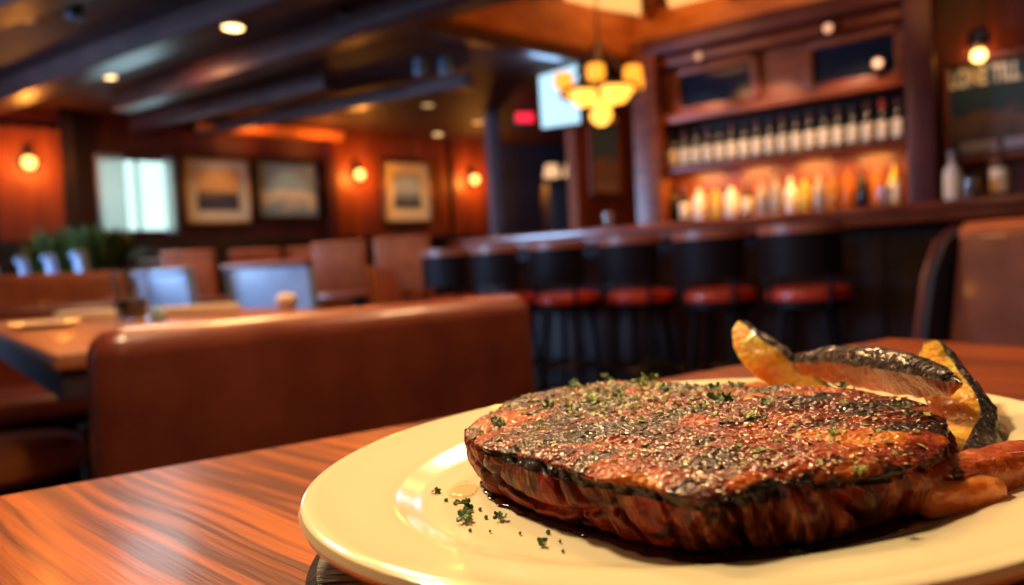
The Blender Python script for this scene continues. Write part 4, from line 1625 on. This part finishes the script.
for m_ in (M_flesh, M_flesh_r, M_carrot2):
    b_ = m_.node_tree.nodes['Principled BSDF']
    b_.inputs['Subsurface Weight'].default_value = .45
    b_.inputs['Subsurface Radius'].default_value = (1, .45, .1)
    b_.inputs['Subsurface Scale'].default_value = .012


def wedge(name, label, cat, path, wid, thk, skin_dir, flesh, skin, fl=(-.5, .25), seed=0, n=48):
    """vegetable wedge: flesh prism with a rounded skin; path: curve points, skin_dir: side the skin is on"""
    P_ = [Vector(p) for p in path]

    def bez(s):
        f_ = s*(len(P_)-1)
        i_ = min(int(f_), len(P_)-2)
        t_ = f_-i_
        p1, p2 = P_[i_], P_[i_+1]
        p0 = P_[i_-1] if i_ else p1*2-p2
        p3 = P_[i_+2] if i_+2 < len(P_) else p2*2-p1
        return .5*((2*p1)+(p2-p0)*t_+(2*p0-5*p1+4*p2-p3)*t_*t_+(3*p1-p0-3*p2+p3)*t_**3)
    A_dir = Vector(skin_dir).normalized()
    fl_rings, sk_rings = [], []
    bmf, bms = bmesh.new(), bmesh.new()
    nf, ns = 14, 16
    for i in range(n+1):
        s = i/n
        c = bez(s)
        t_ = (bez(min(1, s+.01))-bez(max(0, s-.01))).normalized()
        a = (A_dir-t_*A_dir.dot(t_)).normalized()
        b_ = t_.cross(a)
        w = wid*np.interp(s, [0, .06, .25, .5, .75, .94, 1], [.03, .20, .62, 1, .85, .40, .05])
        h_ = thk*np.interp(s, [0, .06, .25, .5, .75, .94, 1], [.08, .45, .85, 1, .85, .45, .08])
        e0 = c+b_*w*.5+a*h_*fl[1]
        e1_ = c-b_*w*.5+a*h_*fl[1]
        ap = c+a*h_*fl[0]
        fr = []
        for k in range(nf+1):
            q = k/nf
            p = e0.lerp(ap, q*2) if q < .5 else ap.lerp(e1_, q*2-1)
            p = p+Vector((noise.noise(p*170+Vector((seed, 0, 0))), noise.noise(p*170+Vector((seed, 7, 0))), noise.noise(p*170+Vector((seed, 0, 7)))))*.0009
            fr.append(bmf.verts.new(p))
        fl_rings.append(fr)
        sr = []
        for k in range(ns+1):
            an = PI*k/ns
            p = c+b_*math.cos(an)*w*.52+a*(h_*fl[1]+math.sin(an)*h_*.5)
            if 0 < k < ns:
                p = p+Vector((noise.noise(p*220+Vector((seed, 1, 0))), noise.noise(p*220+Vector((seed, 9, 0))), noise.noise(p*220+Vector((seed, 1, 7)))))*.0012
            sr.append(bms.verts.new(p))
        sk_rings.append(sr)
    for R, bm in ((fl_rings, bmf), (sk_rings, bms)):
        for a_, c_ in zip(R, R[1:]):
            for k in range(len(a_)-1):
                bm.faces.new((a_[k], a_[k+1], c_[k+1], c_[k]))
        for e_ in (0, -1):
            bm.faces.new(R[e_])
        # close the seam face between the two edges
        for a_, c_ in zip(R, R[1:]):
            bm.faces.new((a_[-1], a_[0], c_[0], c_[-1]))
        bmesh.ops.recalc_face_normals(bm, faces=bm.faces)
    ctr_ = bez(.5)
    t = thing(name, label, cat, (ctr_.x, ctr_.y, min(p.z for p in P_)))
    for nm, bm, mm in (('flesh', bmf, flesh), ('skin', bms, skin)):
        me_ = bpy.data.meshes.new(nm)
        bmesh.ops.translate(bm, verts=bm.verts, vec=-t.location)
        bm.to_mesh(me_)
        bm.free()
        link(nm, me_, mm, t)
    return t


TOC = Vector((-.2, -1, .25))
# golden wedge standing up behind the steak
wedge('squash_wedge', 'golden squash wedge with charred rim standing up behind the middle of the steak', 'squash wedge',
      [W(739, 322, d=.365), W(753, 350, d=.357), W(785, 377, d=.350), W(838, 402, d=.345)], .025, .018, (.75, .45, .65), M_flesh, M_skin, fl=(-.55, .15), seed=2)
# long dark wedge lying along the back
wedge('squash_wedge', 'long squash wedge with black charred skin lying along the far edge of the steak', 'squash wedge',
      [W(790, 364, d=.345), W(840, 362, d=.315), W(905, 370, d=.275), W(962, 384, d=.243)], .013, .015, (-.05, .15, 1), M_flesh_r, M_skin, fl=(-.75, .02), seed=5)
# crescent at the right
wedge('squash_wedge', 'golden crescent squash wedge with thick black skin at the right of the steak', 'squash wedge',
      [W(938, 340, d=.305), W(946, 372, d=.292), W(962, 410, d=.270), W(968, 446, d=.248), W(952, 476, z=.787)], .017, .024, (.95, .20, -.15), M_flesh, M_skin, fl=(-.62, .02), seed=9)


def carrot(name, label, pts, r, m, seed):
    mb = MB()
    P_ = [Vector(p) for p in pts]
    n = 26
    bm = mb.bm
    rings = []
    ax = (P_[-1]-P_[0]).normalized()
    up = Vector((0, 0, 1))
    b_ = ax.cross(up).normalized()
    up = b_.cross(ax)
    for i in range(n+1):
        s = i/n
        c = P_[0].lerp(P_[-1], s)+(P_[1]-(P_[0]+P_[-1])/2)*4*s*(1-s)*.5 if len(P_) == 3 else P_[0].lerp(P_[-1], s)
        rr = r*np.interp(s, [0, .05, .2, .8, .96, 1], [.55, .8, 1, 1, .82, .6])
        ring = []
        for k in range(20):
            an = 2*PI*k/20
            # squared batons with soft corners
            cx_, sx_ = math.cos(an), math.sin(an)
            f_ = 1/max(abs(cx_)**4+abs(sx_)**4, 1e-6)**.25
            p = c+(b_*cx_+up*sx_*.85)*rr*f_*.92
            p += Vector((1, 1, 1))*noise.noise(p*200+Vector((seed, 0, 0)))*.0008
            ring.append(bm.verts.new(p))
        rings.append(ring)
    for a_, c_ in zip(rings, rings[1:]):
        for k in range(20):
            bm.faces.new((a_[k], a_[(k+1) % 20], c_[(k+1) % 20], c_[k]))
    bm.faces.new(rings[0][::-1])
    bm.faces.new(rings[-1])
    o = mb.build(name, m)
    return tag(o, label, 'carrot')


def onp(u, v, h=.007):
    return W(u, v, z=.7746+h)


carrot('roast_carrot', 'dark red roast carrot baton reaching the right edge of the frame', [onp(915, 488, .0075), onp(1050, 458, .0085)], .0078, M_carrot, 3)
carrot('roast_carrot', 'paler short roast carrot baton lying in front of the dark red one', [onp(915, 500, .0062), onp(996, 489, .0062)], .0060, M_carrot2, 6)
carrot('roast_carrot', 'orange carrot piece peeking out behind the steak, left of the upright squash wedge', [onp(722, 394, .008), onp(770, 392, .008)], .006, M_carrot2, 9)

# ------------------------------------------------------------------ herbs
M_pars = [mat('parsley_green', (.03, .07, .008), .45, col2=(.10, .17, .02), nscale=300), mat('pale_parsley', (.20, .28, .05), .45, col2=(.34, .40, .10), nscale=300)]


def leaf_bm(bm, c, size, rnd, lobes=4):
    """one crumpled parsley leaf of several toothed lobes"""
    nrm_ = Vector((rnd.uniform(-.8, .8), rnd.uniform(-1, .2), rnd.uniform(.5, 1))).normalized()
    a = nrm_.orthogonal().normalized()
    b_ = nrm_.cross(a)
    for L in range(lobes):
        an = 2*PI*L/lobes+rnd.uniform(-.4, .4)
        d = a*math.cos(an)+b_*math.sin(an)
        e = nrm_.cross(d)
        ln = size*rnd.uniform(.7, 1.2)
        up = nrm_*rnd.uniform(-.2, .8)
        pts_c, pts_l, pts_r = [], [], []
        for s, w in ((0, .08), (.25, .30), (.4, .2), (.6, .42), (.75, .26), (.9, .22), (1, .03)):
            base = c+d*ln*s+up*ln*s*s*.7
            pts_c.append(bm.verts.new(base))
            pts_l.append(bm.verts.new(base+e*ln*w+nrm_*ln*.15*w*4*rnd.uniform(-.3, 1)))
            pts_r.append(bm.verts.new(base-e*ln*w+nrm_*ln*.15*w*4*rnd.uniform(-.3, 1)))
        for i in range(6):
            bm.faces.new((pts_c[i], pts_c[i+1], pts_l[i+1], pts_l[i]))
            bm.faces.new((pts_c[i], pts_r[i], pts_r[i+1], pts_c[i+1]))


def parsley(u, v, size, label, pale=False, on_steak=True, n=3):
    rnd = random.Random(int(u*7+v))
    p = W(u, v, z=ZT if on_steak else .7750)
    z = (steak_top(p.x, p.y) or ZT-.001) if on_steak else .7750
    bm = bmesh.new()
    for k in range(n):
        leaf_bm(bm, Vector((rnd.uniform(-1, 1)*size*.5, rnd.uniform(-1, 1)*size*.4, size*.12*k)), size*rnd.uniform(.6, 1)*.62, rnd, 4)
    lowz = min(v_.co.z for v_ in bm.verts)
    me_ = bpy.data.meshes.new('parsley_leaf')
    bm.to_mesh(me_)
    bm.free()
    o = link('parsley_leaf', me_, M_pars[1 if pale else 0])
    o.modifiers.new('th', 'SOLIDIFY').thickness = .00018
    o.location = (p.x, p.y, z-lowz*.55)
    return tag(o, label, 'parsley')


for a_ in [(722, 402, .0060, 'dark curled parsley sprig upright on the middle of the steak'), (700, 411, .0038, 'flat pale parsley leaf left of the dark upright sprig', True),
           (757, 420, .0050, 'bright green parsley cluster on the steak right of the dark upright sprig', True), (768, 410, .0034, 'darker curl of parsley just behind the bright cluster'),
           (838, 388, .0048, 'dark parsley knot near the far right edge of the steak'), (712, 392, .0040, 'small dark parsley curl behind the upright sprig'),
           (552, 408, .0052, 'dark parsley knot on the left part of the steak'), (607, 378, .0050, 'parsley leaf standing on the far left edge of the steak'),
           (575, 384, .0042, 'parsley leaf on the back left rim of the steak'), (595, 402, .0046, 'pale parsley leaf in the middle of the left half', True),
           (652, 381, .0050, 'bright parsley leaf on the far edge left of the squash', True), (640, 388, .0050, 'yellow green parsley leaf just in front of the far edge', True),
           (668, 394, .0046, 'parsley leaf between the far edge and the upright sprig'), (620, 396, .0046, 'dark parsley leaf in the thick herb patch'),
           (497, 423, .0042, 'dark parsley leaf near the left tip of the steak'), (543, 430, .0030, 'small parsley leaf above the left cleft', True),
           (757, 453, .0026, 'small pale herb bit on the front middle of the steak', True), (835, 434, .0030, 'small pale herb bit on the right half', True),
           (860, 468, .0028, 'pale herb bit on the front rim of the steak', True), (738, 386, .0044, 'parsley leaf at the far edge beside the squash')]:
    parsley(*a_[:4], pale=len(a_) > 4)
for i, (u, v, s, lb) in enumerate([(466, 509, .0040, 'dark green herb bit on the plate left of the steak, upper of the close pair'),
                                   (461, 520, .0050, 'largest dark green herb bit on the plate, lower of the close pair'),
                                   (437, 493, .0022, 'thin herb bit on the rim slope, leftmost on the plate'),
                                   (502, 519, .0030, 'small herb bit on the plate before the left cleft of the steak'),
                                   (542, 544, .0028, 'herb bit on the plate near its front left'),
                                   (798, 556, .0030, 'dark herb bit in the juice in front of the steak')]):
    parsley(u, v, s, lb, False, False, 3)

# fine chopped herb over the crust: far too many to count
bm = bmesh.new()
rnd = random.Random(11)
cnt = 0
while cnt < 950:
    if cnt < 700:
        u, v = rnd.gauss(610, 66), rnd.gauss(396, 13)
    else:
        u, v = rnd.uniform(470, 930), rnd.uniform(385, 470)
    p = W(u, v, z=ZT)
    z = steak_top(p.x, p.y)
    cnt += 1
    if z is None:
        continue
    s = rnd.uniform(.0003, .0014)
    c = Vector((p.x, p.y, z+.0002))
    vs = []
    k_ = rnd.randint(4, 6)
    tilt = Vector((rnd.uniform(-.7, .7), rnd.uniform(-.7, .3), 1)).normalized()
    a = tilt.orthogonal().normalized()
    b_ = tilt.cross(a)
    for k in range(k_):
        an = 2*PI*k/k_+rnd.uniform(-.3, .3)
        rr_ = s*rnd.uniform(.5, 1.2)
        vs.append(c+(a*math.cos(an)+b_*math.sin(an))*rr_)
    lo_ = [bm.verts.new(q) for q in vs]
    hi_ = [bm.verts.new(q+tilt*.00025) for q in vs]
    bm.faces.new(hi_)
    for k in range(k_):
        bm.faces.new((lo_[k], lo_[(k+1) % k_], hi_[(k+1) % k_], hi_[k]))
me_ = bpy.data.meshes.new('chopped_herbs')
bm.to_mesh(me_)
bm.free()
hb = link('chopped_herbs', me_, mat('chopped_green', (.06, .09, .012), .5, col2=(.42, .42, .12), nscale=260, lo=.4, hi=.6), smooth=False)
hb['kind'] = 'stuff'
tag(hb, 'fine chopped herbs and pepper scattered over the steak crust', 'herbs')

# highlight dots on the crust, put in as pale beads
bm = bmesh.new()
rnd = random.Random(21)
for uc, vc, su, sv, nn in [(715, 478, 46, 9, 190), (840, 432, 48, 20, 300), (640, 455, 45, 9, 170), (700, 440, 60, 20, 200), (580, 452, 25, 6, 70), (600, 395, 55, 10, 150), (500, 415, 22, 8, 40)]:
    for _ in range(nn):
        p = W(rnd.gauss(uc, su), rnd.gauss(vc, sv), z=ZT)
        z = steak_top(p.x, p.y)
        if z is None or noise.noise(Vector((p.x*90, p.y*90, 2))) < -.12:
            continue
        r_ = rnd.uniform(.00022, .00058)
        T = Matrix.Translation((p.x, p.y, z+r_*.25)) @ Matrix.Diagonal((rnd.uniform(.8, 1.4), rnd.uniform(.8, 1.4), .75, 1))
        bmesh.ops.create_icosphere(bm, subdivisions=1, radius=r_, matrix=T)
me_ = bpy.data.meshes.new('salt_grains')
bm.to_mesh(me_)
bm.free()
sg = link('salt_grains', me_, mat('glazed_salt', (.62, .36, .18), .18, col2=(.95, .80, .58), nscale=500, lo=.45, hi=.6, coat=.5))
sg['kind'] = 'stuff'
tag(sg, 'coarse salt grains and fat beads glistening on the steak', 'salt')

# tiny specks on the china
bm = bmesh.new()
for u, v in [(486, 517), (490, 531), (560, 541), (563, 551), (548, 532), (455, 503), (480, 509), (975, 533), (1008, 496), (1019, 495), (941, 533), (446, 500), (520, 533), (470, 530)]:
    p = W(u, v, z=.7751)
    bmesh.ops.create_icosphere(bm, subdivisions=1, radius=rnd.uniform(.0004, .0008), matrix=Matrix.Translation(p))
me_ = bpy.data.meshes.new('herb_crumbs')
bm.to_mesh(me_)
bm.free()
hc = link('herb_crumbs', me_, M_pars[0])
hc['kind'] = 'stuff'
tag(hc, 'tiny dark herb crumbs strewn on the plate', 'crumbs')
